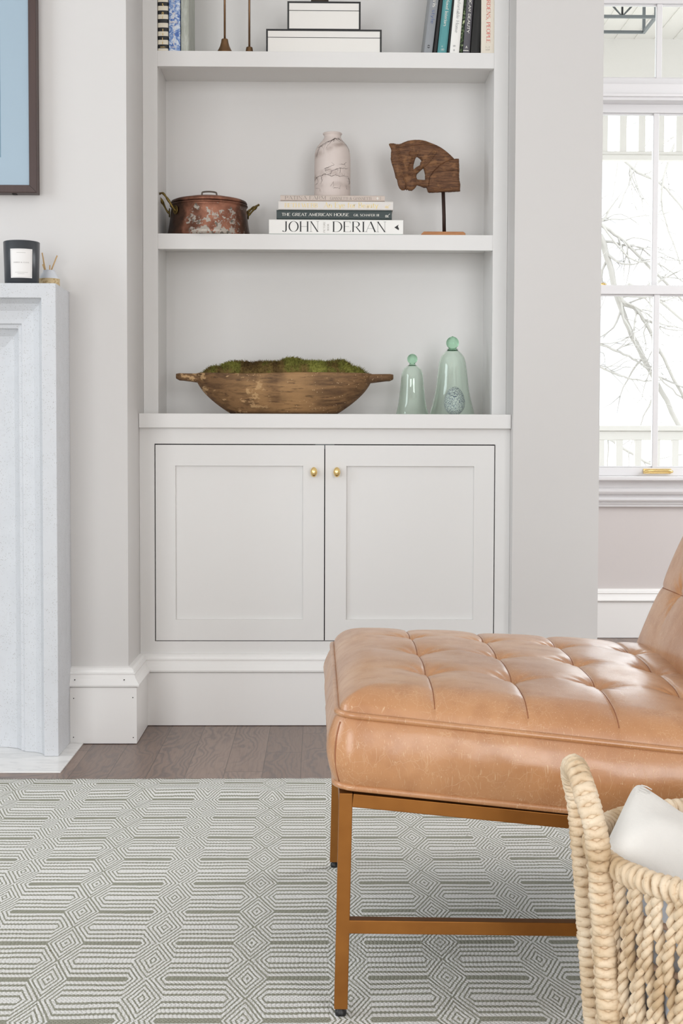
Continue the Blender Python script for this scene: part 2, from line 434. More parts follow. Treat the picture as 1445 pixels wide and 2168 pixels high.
bc = struct('baseboard_chimney', sweep(BBP, [(-.59, Ych), (XaL, Ych), (XaL, Yl-.0165)]), M['trim'])
for px, py in ((149+9, 1439.5), (262.5, 1439.5), (155.8, 1478.5), (281, 1477), (155.5, 1561), (282, 1561.5)):
    yb = Ych-.0222 if py > 1460 else Ych-.0262
    q = at(px, py, Y=yb); h = MB(); h.prism([(q[0]+.0013*math.cos(a), q[2]+.0013*math.sin(a)) for a in np.linspace(0, 2*PI, 9)[:-1]], 1, yb-.0004, yb+.003)
    obj('nail_hole', h, M['dark'], bc)
struct('baseboard_cabinet', sweep(BBP, [(XaL+.0005, Yl), (XaR, Yl)]), M['trim'])
struct('baseboard_pier', sweep(BBP, [(XaR, Yl-.03), (XaR, Yp), (Xp, Yp), (Xp, Yw)]), M['trim'])
struct('baseboard_window', sweep([(o, z*1.0) for o, z in BBP], [(Xp, Yw), (3.3, Yw)]), M['trim'])
# stool and stepped apron below the window
AP = [(0, .489), (.012, .489), (.014, .494), (.012, .497), (.016, .499), (.018, .503), (.015, .506), (.022, .509), (.026, .515), (.026, .519), (.018, .524), (.014, .532), (.03, .538), (.034, .546), (.034, .556), (.024, .562), (.024, .5845), (.05, .5855), (.054, .59), (.054, .599), (.05, .603), (0, .603)]
struct('trim_1', sweep(AP, [(WX0-.09, Yw), (WX1+.09, Yw)]), M['sash'])
# side casings
struct('trim_2', MB().box(WX0-.09, WX0, Yw-.022, Yw, .603, WZ1+.09).box(WX1, WX1+.09, Yw-.022, Yw, .603, WZ1+.09).box(WX0, WX1, Yw-.022, Yw, WZ1, WZ1+.09), M['sash'], bevel=.003)

# window unit
MX = 1.2746
wf = struct('window_1', MB().box(WX0, WX0+.03, Yw, Yw+.14, WZ0, WZ1).box(WX1-.03, WX1, Yw, Yw+.14, WZ0, WZ1).box(WX0, WX1, Yw, Yw+.14, WZ1-.03, WZ1)
            .box(WX0, WX1, Yw-.005, Yw+.14, WZ0, .6035)
            .box(WX0+.03, WX1-.03, Yw+.0, Yw+.13, 1.985, 2.045).box(WX0+.03, WX1-.03, Yw-.012, Yw, 1.996, 2.006), M['sash'], bevel=.002)
def sash(z0, z1, y, rb, rt, name='sash'):
    mb = MB(); a, b = WX0+.03, WX1-.03; st = .045; d = .035
    mb.box(a, a+st, y, y+d, z0, z1).box(b-st, b, y, y+d, z0, z1).box(a+st, b-st, y, y+d, z0, z0+rb).box(a+st, b-st, y, y+d, z1-rt, z1)
    mb.box(MX-.0105, MX+.0105, y+.006, y+.03, z0+rb, z1-rt)
    # glazing ledge
    for xx0, xx1 in ((a+st, MX-.0105), (MX+.0105, b-st)):
        mb.box(xx0, xx1, y+.012, y+.026, z0+rb, z0+rb+.006).box(xx0, xx1, y+.012, y+.026, z1-rt-.006, z1-rt)
    o = obj(name, mb, M['sash'], wf, bevel=.002)
    g = MB().box(a+st-.003, b-st+.003, y+.017, y+.02, z0+rb-.003, z1-rt+.003)
    obj('pane', g, M['pane'], o); return o
t = NT('window_glass'); tr = t.n('ShaderNodeBsdfTransparent'); tr.inputs[0].default_value = (.97, .985, .98, 1)
gl = t.n('ShaderNodeBsdfGlossy'); gl.inputs['Roughness'].default_value = .02; fr = t.n('ShaderNodeFresnel'); fr.inputs[0].default_value = 1.35
mx = t.n('ShaderNodeMixShader'); t.l(fr.outputs[0], mx.inputs[0]); t.l(tr.outputs[0], mx.inputs[1]); t.l(gl.outputs[0], mx.inputs[2]); t.l(mx.outputs[0], t.out.inputs[0])
M['pane'] = t.m
ls = sash(.6035, 1.3114, Yw+.018, .031, .034)
sash(1.277, 1.985, Yw+.06, .034, .032)
sash(2.045, WZ1-.03, Yw+.03, .028, .045)
# sash lift and lock
q = at(1390, 997, Y=Yw+.018)
lf = MB(); lx, lz = q[0], q[2]
pth = spl([(lx-.048, Yw+.016, lz-.003), (lx-.05, Yw-.004, lz-.002), (lx-.035, Yw-.01, lz+.001), (lx, Yw-.011, lz+.001), (lx+.035, Yw-.01, lz+.001), (lx+.05, Yw-.004, lz-.002), (lx+.048, Yw+.016, lz-.003)], 6)
lf.tube(pth, .0055, 10); lf.box(lx-.052, lx+.052, Yw+.014, Yw+.0185, lz-.01, lz+.008)
obj('sash_lift', lf, M['brass'], ls, bevel=.001)
q = at(1278, 600, Y=Yw+.018); lk = MB().sphere((q[0], Yw+.03, 1.3155), .012, .01, .006).box(q[0]-.025, q[0]+.0, Yw+.022, Yw+.04, 1.3114, 1.3155)
obj('sash_lock', lk, M['brass'], ls)

# ================================================================== OUTSIDE
M['porch'] = flat_mat('porch_cream_paint', (198, 195, 190), .6)
M['bark'] = flat_mat('bare_bark', (166, 162, 157), .9, 0, 60, .3, .15)
M['galv'] = flat_mat('lantern_grey_metal', (92, 98, 100), .5, .3)
YR = 4.2
r = thing('porch_railing', (1.9, YR, -.1), 'cream painted porch railing with square balusters seen low through the window', 'railing')
zt, zb = at(1330, 901, Y=YR)[2], at(1330, 932, Y=YR)[2]
obj('top_rail', MB().box(.3, 4.2, YR-.035, YR+.035, zt-.03, zt).box(.3, 4.2, YR-.02, YR+.02, zb, zt-.03), M['porch'], r, bevel=.004)
sp = .1035; x0 = at(1309.5, 960, Y=YR)[0]
for i in range(-6, 20):
    obj('baluster', MB().box(x0+i*sp-.0185, x0+i*sp+.0185, YR-.018, YR+.018, -.05, zb), M['porch'], r)
obj('bottom_rail', MB().box(.3, 4.2, YR-.03, YR+.03, -.1, -.05), M['porch'], r)
zq0, zq1, zq2 = at(1330, 341, Y=YR)[2], at(1330, 322, Y=YR)[2], at(1330, 205, Y=YR)[2]
fz = thing('porch_frieze', (1.9, YR, zq0), 'cream slatted frieze hanging from the porch beam outside the upper window', 'railing')
obj('bottom_rail', MB().box(.3, 4.2, YR-.03, YR+.03, zq0, zq0+.028).box(.3, 4.2, YR-.022, YR+.022, zq0+.028, zq1), M['porch'], fz, bevel=.003)
for i in range(-6, 20):
    obj('slat', MB().box(x0+i*sp-.0185, x0+i*sp+.0185, YR-.018, YR+.018, zq1, zq2), M['porch'], fz)
zbm = at(1330, 88, Y=YR)[2]
obb = MB().box(.3, 4.2, YR-.06, YR+.06, zq2, zbm)
tag(obj('porch_beam', obb, M['porch'], base=(1.9, YR, zq2)), 'broad cream painted porch beam above the slatted frieze', 'beam')
pc = MB().box(.3, 4.2, Yw+.2, YR+.06, zbm, zbm+.05)
for k in range(36):
    xx = .34+k*.107
    pc.box(xx, xx+.006, Yw+.2, YR-.06, zbm-.004, zbm)
tag(obj('porch_ceiling', pc, M['porch'], base=(1.9, 3, zbm)), 'cream beadboard porch ceiling seen through the transom', 'ceiling')
# lantern
LY0 = 2.4; q = at(1391, 38, Y=LY0); lx1, lzb = q[0], q[2]; LW = .25; LY1 = LY0+.235; lx0 = lx1-LW; lzt = min(lzb+.36, zbm-.06)
lan = thing('porch_lantern', ((lx0+lx1)/2, (LY0+LY1)/2, lzb), 'grey metal box lantern hanging from the porch ceiling', 'lantern')
bb = .012; fr_ = MB()
for zz in (lzb, lzt):
    fr_.box(lx0, lx1, LY0, LY0+bb, zz, zz+bb).box(lx0, lx1, LY1-bb, LY1, zz, zz+bb).box(lx0, lx0+bb, LY0+bb, LY1-bb, zz, zz+bb).box(lx1-bb, lx1, LY0+bb, LY1-bb, zz, zz+bb)
for xx in (lx0, lx1-bb):
    for y_ in (LY0, LY1-bb): fr_.box(xx, xx+bb, y_, y_+bb, lzb+bb, lzt)
obj('frame', fr_, M['galv'], lan)
obj('rod', MB().tube([((lx0+lx1)/2, (LY0+LY1)/2, lzt), ((lx0+lx1)/2, (LY0+LY1)/2, zbm-.004)], .008), M['galv'], lan)
t = NT('lamp_glass'); t.bsdf(srgb(240, 238, 228), .15, 0, None, .5); M['bulb'] = t.m
for dx in (-.055, .055):
    bx, by = (lx0+lx1)/2+dx, (LY0+LY1)/2
    obj('socket', MB().lathe([(.0, .0), (.022, .0), (.022, .008), (.01, .012), (.01, .06), (0, .06)], (bx, by, lzb+.1), 16), M['galv'], lan)
    obj('bulb', MB().lathe([(0, 0), (.012, .01), (.02, .035), (.014, .065), (0, .08)], (bx, by, lzb+.16), 14), M['bulb'], lan)
    obj('arm', MB().tube([(bx, by, lzb+.1), ((lx0+lx1)/2, by, lzb+.04), ((lx0+lx1)/2, by, lzt)], .005, 6), M['galv'], lan)
# ground and neighbouring house
g = MB().box(-14, 26, 1.75, 40, -.75, -.7)
tag(obj('garden_ground', g, flat_mat('pale_gravel_ground', (205, 203, 196), .9), base=(5, 20, -.75)), 'pale bare ground beyond the porch', 'ground', kind='structure')
pf_ = MB().box(.3, 4.2, 1.73, YR+.06, -.2, -.1)
tag(obj('porch_floor', pf_, M['porch']), 'cream porch floor outside the window', 'floor', kind='structure')
t = NT('pale_clapboard'); p = t.wpos(); z = t.sep(p)[2]
t.bsdf(t.mix(t.math('LESS_THAN', t.math('FRACT', t.math('DIVIDE', z, .13)), .12), srgb(204, 208, 216), srgb(182, 188, 202)), .7); M['clap'] = t.m
YH = 15
ax, bx = at(1293, 700, Y=YH)[0], at(1334, 700, Y=YH)[0]
hs = thing('neighbouring_house', ((ax+bx)/2, YH+1.5, -.7), 'pale clapboard corner of a neighbouring house behind the tree branches', 'house')
obj('wall', MB().box(ax, bx-.12, YH, YH+3, -.7, 5.2), M['clap'], hs)
obj('corner_board', MB().box(bx-.12, bx, YH-.02, YH+3, -.7, 5.2), flat_mat('white_corner_board', (236, 238, 242), .6), hs)
obj('roof', MB().prism([(ax-.3, 5.2), (bx+.3, 5.2), ((ax+bx)/2, 5.9)], 1, YH-.3, YH+3.2), flat_mat('pale_slate', (176, 180, 186), .8), hs)
# bare trees: limbs traced in the garden plane, twigs grown from them
def limb(mb, pts, r0, r1, depth, Y0):
    P = spl([at(px, py, Y=Y0+(j*.05)) for j, (px, py) in enumerate(pts)], 6)
    n = len(P); P = [q+rng.normal(0, .004, 3) for q in P]
    r0 *= .6; r1 *= .6; rs = [r0+(r1-r0)*i/(n-1) for i in range(n)]; depth *= 1.8
    mb.tube(P, rs, 7)
    for k in range(int(depth)):
        i = rng.integers(1, n-1); d = P[i]-P[i-1]; d = d/np.linalg.norm(d)
        L = rng.uniform(.25, .8); q = P[i].copy(); sgn = rng.choice([-1, 1]); dd = np.array([d[0]+sgn*d[2]*.9, rng.uniform(-.3, .3), d[2]-sgn*d[0]*.9]); dd /= np.linalg.norm(dd)
        path = [q.copy()]
        for j in range(7): dd = dd+rng.normal(0, .22, 3); dd /= np.linalg.norm(dd); q = q+dd*L/7; path.append(q.copy())
        r_ = rs[i]*.5
        mb.tube(path, [r_*(1-.75*j/7) for j in range(8)], 5)
        for _ in range(2):
            j = rng.integers(2, 6); d3 = dd+rng.normal(0, .7, 3); d3 /= np.linalg.norm(d3)
            mb.tube([path[j], path[j]+d3*L*.2, path[j]+d3*L*.38+rng.normal(0, .03, 3)], [r_*.45, r_*.3, r_*.12], 4)
T1 = [([(1230, 590), (1265, 500), (1290, 560), (1310, 640), (1345, 725), (1400, 830), (1470, 960)], .05, .035, 6),
      ([(1180, 420), (1280, 480), (1330, 520), (1395, 585), (1470, 660)], .03, .018, 8),
      ([(1300, 610), (1322, 640), (1355, 665), (1395, 740), (1460, 870)], .035, .022, 8),
      ([(1200, 700), (1275, 730), (1330, 755), (1395, 800), (1450, 850)], .022, .012, 7),
      ([(1220, 745), (1290, 785), (1345, 805), (1400, 804)], .02, .008, 6),
      ([(1270, 470), (1330, 545), (1395, 560), (1450, 600)], .016, .008, 5)]
T2 = [([(1300, 320), (1350, 365), (1410, 400), (1500, 520)], .028, .02, 5), ([(1310, 440), (1345, 350), (1370, 300), (1400, 240)], .014, .006, 4),
      ([(1500, 200), (1430, 300), (1400, 420), (1440, 560)], .03, .012, 6), ([(1250, 900), (1320, 950), (1380, 985), (1470, 1030)], .03, .02, 3),
      ([(1200, 300), (1300, 330), (1330, 240), (1390, 200)], .022, .01, 4), ([(1330, 600), (1400, 640), (1500, 730)], .035, .02, 6)]
def treeobj(T, Y0, base_px, lab):
    tr_ = thing('bare_tree', at(*base_px, Y=Y0)*np.array([1, 1, 0])+np.array([0, 0, -.7]), lab, 'tree')
    b0 = np.array(tr_.location); mb = MB()
    for pts, a, b, d in T:
        mb = MB(); limb(mb, pts, a, b, d, Y0); obj('limb', mb, M['bark'], tr_)
    top = at(1180, 640, Y=Y0) if Y0 < 9 else at(1620, 420, Y=Y0)
    obj('trunk', MB().tube(spl([b0, b0+np.array([.05, 0, 1.2]), (b0+top)/2+np.array([0, .1, .6]), top], 6), [.10-.05*i/18 for i in range(19)], 9), M['bark'], tr_)
treeobj(T1, 8.0, (1040, 900), 'bare tree whose pale limbs slope down across the lower window panes')
treeobj(T2, 10.0, (1650, 900), 'bare tree farther back with thin limbs across the upper window panes')

# ================================================================== BUILT-IN
bk = thing('bookcase', (.036, .1, Zc), 'white painted built-in bookcase with thick open shelves above the cabinet', 'bookcase')
obj('back_panel', MB().box(XsL-.001, XsR+.001, Yb, Yb+.015, Zc, 2.6), M['cab'], bk)
for a, b in ((XaL+.0002, XsL), (XsR, XaR-.0002)):
    obj('side_panel', MB().box(a if a > 0 else a+.003, b if a < 0 else b-.003, .021, Yb, Zc, 2.6), M['cab'], bk)
    obj('stile', MB().box(a, b, 0, .0205, Zc, 2.6), M['cab'], bk, bevel=.0012)
for zt_, zu_, zs_ in ((ZAt, ZAu, ZAs), (Z2t, Z2u, Z2s), (2.2, 2.16, 2.175)):
    obj('shelf', MB().box(XsL, XsR, .0004, .0205, zu_, zt_).box(XsL, XsR, .0205, Yb, zs_, zt_), M['cab'], bk, bevel=.0008)
obj('top_panel', MB().box(XaL+.001, XaR-.001, 0, Yb, 2.6, H), M['cab'], bk)
tag(obj('countertop', MB().box(XaL+.0008, XaR-.0008, Yc, Yb, Zcu, Zc), M['cab'], bevel=.0015, base=(.036, .05, Zcu)), 'white painted wooden counter slab on top of the two-door base cabinet', 'countertop')
cb = thing('base_cabinet', (.036, 0, 0), 'white two-door shaker base cabinet with brass knobs below the shelves', 'cabinet')
ZdT, ZdB, XdL, XdR, Xmid = .7140, .2128, -.3955, .4668, .0345
f_ = MB().box(XaL+.0004, XdL, Yl, Yl+.02, 0.001, Zcu).box(XdR, XaR-.0004, Yl, Yl+.02, 0.001, Zcu).box(XdL, XdR, Yl, Yl+.02, ZdT, Zcu).box(XdL, XdR, Yl, Yl+.02, 0.001, ZdB)
obj('face_frame', f_, M['cab'], cb)
obj('carcass', MB().box(XaL+.002, XaR-.002, Yl+.0405, Yb, .01, Zcu-.0003), M['dark'], cb)
G = .0026
def door(x0, x1, px0, px1, kx):
    z0, z1 = ZdB+G*.8, ZdT-G; d = MB(); y0, y1 = Yl, Yl+.02
    pz0, pz1 = .268, .6588
    d.box(x0, px0, y0, y1, z0, z1).box(px1, x1, y0, y1, z0, z1).box(px0, px1, y0, y1, z0, pz0).box(px0, px1, y0, y1, pz1, z1)
    d.box(px0-.002, px1+.002, y0+.0085, y0+.016, pz0-.002, pz1+.002)
    o = obj('door', d, M['cab'], cb)
    k = MB(); kz = .6435; prof = [(0, -.0001), (.0062, 0), (.0058, .003), (.0035, .006), (.0035, .012)]
    vs = MB().lathe(prof, (0, 0, 0), 16)
    k.add([(kx+v[0], Yl-v[2], kz+v[1]) for v in vs.v], vs.f)
    k.sphere((kx, Yl-.019, kz), .0088, .0088, .0128, 24, 16)
    obj('knob', k, M['brass'], o)
door(XdL+G, Xmid-G*.5, -.3428, -.0203, .0070)
door(Xmid+G*.5, XdR-G, .0893, .4130, .0650)
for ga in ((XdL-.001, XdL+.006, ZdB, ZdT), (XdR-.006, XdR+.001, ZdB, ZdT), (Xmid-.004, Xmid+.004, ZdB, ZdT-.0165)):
    obj('gap_shade_strip', MB().box(ga[0], ga[1], Yl+.0205, Yl+.04, ga[2], ga[3]), M['dark'], cb)  # dark strips added to stand for the shade in the door gaps
obj('gap_shade_strip', MB().box(XdL, Xmid-.024, Yl+.0205, Yl+.04, ZdT-.006, ZdT+.001), M['dark'], cb); obj('gap_shade_strip', MB().box(Xmid+.024, XdR, Yl+.0205, Yl+.04, ZdT-.006, ZdT+.001), M['dark'], cb); obj('gap_shade_strip', MB().box(XdL, XdR, Yl+.0205, Yl+.04, ZdB-.001, ZdB+.006), M['dark'], cb)
# the little touch catch behind the middle of the door heads
obj('catch', MB().box(Xmid-.024, Xmid+.024, Yl+.004, Yl+.0405, ZdT-.012, ZdT-.0002), M['galv'], cb)

# ================================================================== FIREPLACE
t = NT('cast_stone'); p = t.wpos()
d1 = t.vor(p, 210); n1 = t.noise(p, 26, 3); pit = t.math('MULTIPLY', t.math('LESS_THAN', d1, .2), t.math('GREATER_THAN', n1, .43))
d2 = t.vor(t.vmath('ADD', p, (3, 1, 2)), 260); pit2 = t.math('MULTIPLY', t.math('LESS_THAN', d2, .2), t.math('GREATER_THAN', t.noise(p, 40, 2), .5))
pp = t.math('MAXIMUM', pit, t.math('MULTIPLY', pit2, .6))
c = t.mix(t.noise(p, 30, 5), srgb(212, 214, 217), srgb(200, 202, 205))
c = t.mix(t.math('MULTIPLY', pp, .5), c, srgb(150, 146, 140))
nrm = t.bump(t.math('SUBTRACT', t.math('MULTIPLY', t.noise(p, 120, 4), .25), pp), .3, .001)
t.bsdf(c, .75, 0, nrm, .25); M['stone'] = t.m
YM = -.4845; XM = -.5688
prof = [(0, 0), (.0325, 0), (.0345, .011), (.043, .028), (.058, .041), (.076, .047), (.0865, .0485), (.0875, .0555), (.0965, .059), (.0975, .069), (.112, .086), (.135, .097), (.17, .102), (.205, .104), (.205, YM*-1+Ych), (0, YM*-1+Ych)]
XL = -1.27*2-XM
mm_ = MB(); vs = []
for (ox, oz, sx, sz) in ((XM, .0042, -1, 0), (XM, 1.0705, -1, -1), (XL, 1.0705, 1, -1), (XL, .0042, 1, 0)):
    for a, dpt in prof: vs.append((ox+sx*a, YM+dpt, oz+sz*a))
k = len(prof); fs = []
for i in range(3):
    for j in range(k): fs.append((i*k+j, i*k+(j+1) % k, (i+1)*k+(j+1) % k, (i+1)*k+j))
fs += [tuple(range(k)), tuple(3*k+j for j in reversed(range(k)))]
mm_.add(vs, fs, True)
tag(obj('fireplace_mantel', mm_, M['stone'], bevel=.0015, base=(-1.27, -.4, 0)), 'pale pitted cast stone fireplace mantel with stepped moulding beside the bookcase', 'fireplace')
t = NT('white_marble'); p = t.wpos()
v1 = t.noise(t.map(p, (3, 14, 1), rot=(0, 0, .18)), 1.6, 6, .6, dist=.8)
v = t.math('ABSOLUTE', t.math('SUBTRACT', v1, .5))
c = t.mix(t.math('MULTIPLY', t.math('SUBTRACT', 1, t.smooth(v, 0, .05)), .35), srgb(238, 237, 235), srgb(196, 196, 196))
ln = t.math('LESS_THAN', t.math('ABSOLUTE', t.math('ADD', t.sep(p)[1], .452)), .0006)
c = t.mix(t.math('MULTIPLY', ln, .5), c, srgb(150, 148, 142))
t.bsdf(c, .22, 0, None, .5); M['marble'] = t.m
hp = MB().box(XL-.035, -.5375, -.6352, Ych-.0225, 0, .004)
tag(obj('hearth_slab', hp, M['marble'], bevel=.001, base=(-1.27, -.45, 0)), 'white veined marble hearth slab set in the wooden floor', 'hearth', kind='structure')
fb = MB().box(FX0+.001, FX1-.001, .1, .119, .001, FZ).box(FX0+.001, FX0+.03, Ych+.02, .1, .001, FZ).box(FX1-.03, FX1-.001, Ych+.02, .1, .001, FZ)
tag(obj('firebox_lining', fb, flat_mat('fire_brick', (70, 66, 62), .9, 0, 40, .5, .2)), kind='structure')

# framed screen over the mantel
t = NT('walnut_bezel'); p = t.wpos(); c = t.mix(t.noise(t.map(p, (90, 90, 4)), 1, 3), srgb(62, 47, 46), srgb(80, 62, 56)); t.bsdf(c, .45, 0, None, .4); M['bezel'] = t.m
YS = Ych-.034; q = at(78, 408, Y=YS); sx1, sz0 = q[0], q[2]; sx0 = sx1-1.27; sz1 = sz0+.73; fw = .0178
sc_ = thing('framed_screen', ((sx0+sx1)/2, YS, sz0), 'flat wall screen in dark brown frame showing pale blue picture above the mantel', 'screen')
vs = []; pr = [(0, 0), (.002, -.002+.002), (fw-.001, .0), (fw, .006), (fw, .02), (0, .0335)]
pr = [(0, .0335), (0, .0015), (.0015, 0), (fw-.001, 0), (fw, .001), (fw, .02)]
for (ox, oz, ax_, az_) in ((sx1, sz0, -1, 1), (sx1, sz1, -1, -1), (sx0, sz1, 1, -1), (sx0, sz0, 1, 1)):
    for a, dpt in pr: vs.append((ox+ax_*a, YS+dpt, oz+az_*a))
k = len(pr); fs = [(i*k+j, i*k+(j+1) % k, ((i+1) % 4)*k+(j+1) % k, ((i+1) % 4)*k+j) for i in range(4) for j in range(k)]
obj('frame', MB().add(vs, fs, True), M['bezel'], sc_)
for (xa, za, xb_, zb_) in ((sx1, sz0, sx1-fw, sz0+fw), (sx0, sz0, sx0+fw, sz0+fw)):
    mit = MB(); mit.tube([(xa-.0015*np.sign(xa-xb_), YS-.0001, za+.0015), (xb_, YS-.0001, zb_)], .0003, 4); obj('mitre_joint', mit, M['dark'], sc_)
obj('bottom_clip', MB().box(sx1-.06, sx1-.05, YS+.012, YS+.026, sz0-.0015, sz0+.001), M['dark'], sc_)
obj('bottom_clip', MB().box(sx1-.125, sx1-.1, YS+.012, YS+.026, sz0-.0015, sz0+.001), M['dark'], sc_)
t = NT('picture_mat'); p = t.wpos(); s_ = t.sep(p)
q = at(2, 333, Y=YS+.006)
ins = t.math('MULTIPLY', t.math('LESS_THAN', s_[0], q[0]), t.math('GREATER_THAN', s_[2], q[2]))
art = t.mix(t.noise(t.map(p, (3, 3, 8)), 1.5, 4), srgb(36, 84, 112), srgb(150, 178, 190))
c = t.mix(ins, srgb(158, 178, 192), art)
t.bsdf(c, .35, 0, None, .4); M['mat'] = t.m
obj('display', MB().box(sx0+fw-.001, sx1-fw+.001, YS+.006, YS+.03, sz0+fw-.001, sz1-fw+.001), M['mat'], sc_)

# candle in a dark tumbler
YK = -.44
a, b = at(7.5, 520, Y=YK), at(84, 520, Y=YK); cxk = (a[0]+b[0])/2; rt = (b[0]-a[0])/2; rb = (at(81, 590, Y=YK)[0]-at(9.5, 590, Y=YK)[0])/2
zk = 1.0705; hk = at(45, 513.5, Y=YK)[2]-zk+.0005
ck = thing('candle', (cxk, YK, zk), 'scented candle in a dark grey glass tumbler with white label on the mantel', 'candle')
t = NT('charcoal_glass'); t.bsdf(srgb(52, 55, 60), .32, 0, None, .5); M['jar'] = t.m
pr = [(0, 0), (rb-.003, 0), (rb, .003), (rt, hk-.001), (rt-.001, hk), (rt-.003, hk-.001), (rb-.003, .014), (0, .014)]
obj('tumbler', MB().lathe(pr, (cxk, YK, zk), 64), M['jar'], ck)
obj('wax', MB().lathe([(0, .014), (rb-.0035, .014), (rt-.0045, hk*.78), (0, hk*.78)], (cxk, YK, zk), 40), flat_mat('cream_wax', (236, 228, 208), .5), ck)
obj('wick', MB().tube([(cxk, YK, zk+hk*.78), (cxk+.002, YK, zk+hk*.9)], .0012, 6), M['black'], ck)
la, lb = at(21, 526, Y=YK-rt), at(65, 588, Y=YK-rb)
th0 = math.asin((la[0]-cxk)/rt); th1 = math.asin(min(.98, (lb[0]-cxk)/rb*1.0)); lz0, lz1 = lb[2], la[2]
def onjar(u, v, off=.0006):
    th = th0+(th1-th0)*u; z = lz0+(lz1-lz0)*v; r_ = rb+(rt-rb)*(z-zk)/hk+off
    return (cxk+r_*math.sin(th), YK-r_*math.cos(th), z)
M['paper'] = flat_mat('white_paper', (232, 230, 228), .7)
M['greyink'] = flat_mat('grey_ink', (150, 146, 144), .7)
lab = obj('label', MB().grid([[onjar(i/14, j/8) for j in range(9)] for i in range(15)]), M['paper'], ck)
ink = MB()
def jl(v, u0, u1, w_=.006):
    ink.grid([[onjar(u0+(u1-u0)*i/12, v+s_*w_/2, .0008) for s_ in (-1, 1)] for i in range(13)])
jl(.965, .05, .95, .004); jl(.035, .05, .95, .004)
for uu in (.05, .95): ink.grid([[onjar(uu+s_*.004, .035+.93*j/4, .0008) for j in range(5)] for s_ in (-1, 1)])
for v, u0, u1, n in ((.865, .3, .7, 7), (.185, .22, .8, 14), (.14, .34, .64, 9)):
    for i in range(n):
        uu = u0+(u1-u0)*i/n; jl(v, uu, uu+(u1-u0)/n*.6, .012)
tmp = MB(); W_ = letters(tmp, 'AMBER & CLOVE', (0, 0, 0), (1, 0, 0), (0, 1, 0), (0, 0, 1), 1, .12, .05, True)
for fc in tmp.f: ink.add([onjar(.14+.72*tmp.v[i][0]/W_, .51+.036*tmp.v[i][1], .0009) for i in fc], [tuple(range(len(fc)))], True)
obj('label_print', ink, M['greyink'], lab, recalc=False)

# reed diffuser
YD = -.36
a, b = at(82.5, 596, Y=YD), at(126, 596, Y=YD); dxc = (a[0]+b[0])/2; rd = (b[0]-a[0])/2
df = thing('reed_diffuser', (dxc, YD, zk), 'small pale ceramic reed diffuser with tan band, behind the dark candle', 'diffuser')
def zpx(y): return at(104, y, Y=YD)[2]-zk
rn_ = (at(115, 575, Y=YD)[0]-at(90, 575, Y=YD)[0])/2
obj('bottle', MB().lathe([(0, 0), (rd*.98, 0), (rd*.98, zpx(591)), (rd*.93, zpx(588)), (rn_*1.12, zpx(578)), (rn_, zpx(575)), (rn_*1.02, zpx(572.5)), (rn_*.8, zpx(572.5)), (rn_*.78, zpx(584)), (0, zpx(585))], (dxc, YD, zk), 40), flat_mat('pale_stoneware', (208, 212, 218), .4), df)
t = NT('kraft_band'); p = t.wpos(); c = t.mix(t.smooth(t.noise(p, 140, 3), .52, .56), srgb(206, 184, 144), srgb(180, 154, 110)); t.bsdf(c, .7)
obj('band', MB().lathe([(rd*.99, .001), (rd*1.015, .001), (rd*1.015, zpx(591)), (rd*.99, zpx(591))], (dxc, YD, zk), 40, closed=True), t.m, df)
M['reed'] = flat_mat('rattan_reed', (214, 178, 128), .7, 0, 300, .2, .2)
for (x0_, y0_, x1_, y1_, oy) in ((97, 576, 89, 535, -.006), (95, 576, 91, 545, .004), (107, 576, 121, 541, 0), (105, 576, 105.5, 562, .006), (96, 576, 90.5, 560, .008)):
    a, b = at(x0_, y0_, Y=YD+oy), at(x1_, y1_, Y=YD+oy*2); a = a+(a-b)*.25
    obj('reed', MB().tube([a, b], .0016, 6), M['reed'], df)

# ================================================================== BOOKS
M['white_cover'] = flat_mat('white_cover', (238, 237, 233), .4, 0, 200, .05)
def lying(name, x0, x1, z0, z1, cover, label, mats, yf=.004, depth=.185, cat='book', group='stack of books under the vase'):
    b = thing('book', ((x0+x1)/2, yf+depth/2, z0), label, cat, group); e = .0025; n = 7
    mb = MB(); T = z1-z0; rr = min(.0035, T*.3)
    prof = [(rr*(1-math.cos(PI*i/(2*n)))*1.0, z0+rr-rr*math.sin(PI*i/(2*n))) for i in range(n, -1, -1)]
    prof = [(yf+depth, z0), (yf+rr, z0)]+[(yf+rr-rr*math.sin(PI/2*i/n), z0+rr-rr*math.cos(PI/2*i/n)) for i in range(1, n+1)]
    prof += [(yf+rr-rr*math.cos(PI/2*i/n), z1-rr+rr*math.sin(PI/2*i/n)) for i in range(0, n+1)]+[(yf+depth, z1), (yf+depth, z1-e), (yf+e+.002, z1-e), (yf+e+.002, z0+e), (yf+depth, z0+e)]
    mb.prism(prof, 0, x0, x1)
    obj('cover', mb, cover, b)
    obj('pages', MB().box(x0+.004, x1-.004, yf+e+.002, yf+depth-.004, z0+e, z1-e), M['pages'], b)
    return b
UX_, UY_, UZ_ = (1, 0, 0), (0, 1, 0), (0, 0, 1); NF = (0, -1, 0)
def X_(px, yf=.004): return at(px, 480, Y=yf)[0]
zz = [Z2t, Z2t+.0392, Z2t+.0392+.0238, Z2t+.063+.0232, Z2t+.0862+.0146]
yf = .006
def ink_mat(n, rgb): return flat_mat(n, rgb, .5)
I_blk, I_wht, I_gold, I_grey = ink_mat('black_ink', (28, 28, 30)), ink_mat('white_ink', (232, 230, 222)), ink_mat('pale_gold_ink', (238, 214, 142)), ink_mat('taupe_ink', (120, 112, 104))
b = lying('book', X_(569), X_(853), zz[0], zz[1]-.0004, M['white_cover'], 'thick white book with large black capitals at the bottom of the book stack', None, yf)
obj('lower_edge', MB().box(X_(569)+.001, X_(853)-.001, yf-.0003, yf+.15, zz[0]+.0001, zz[0]+.0014), flat_mat('green_board', (112, 138, 128), .6), b)
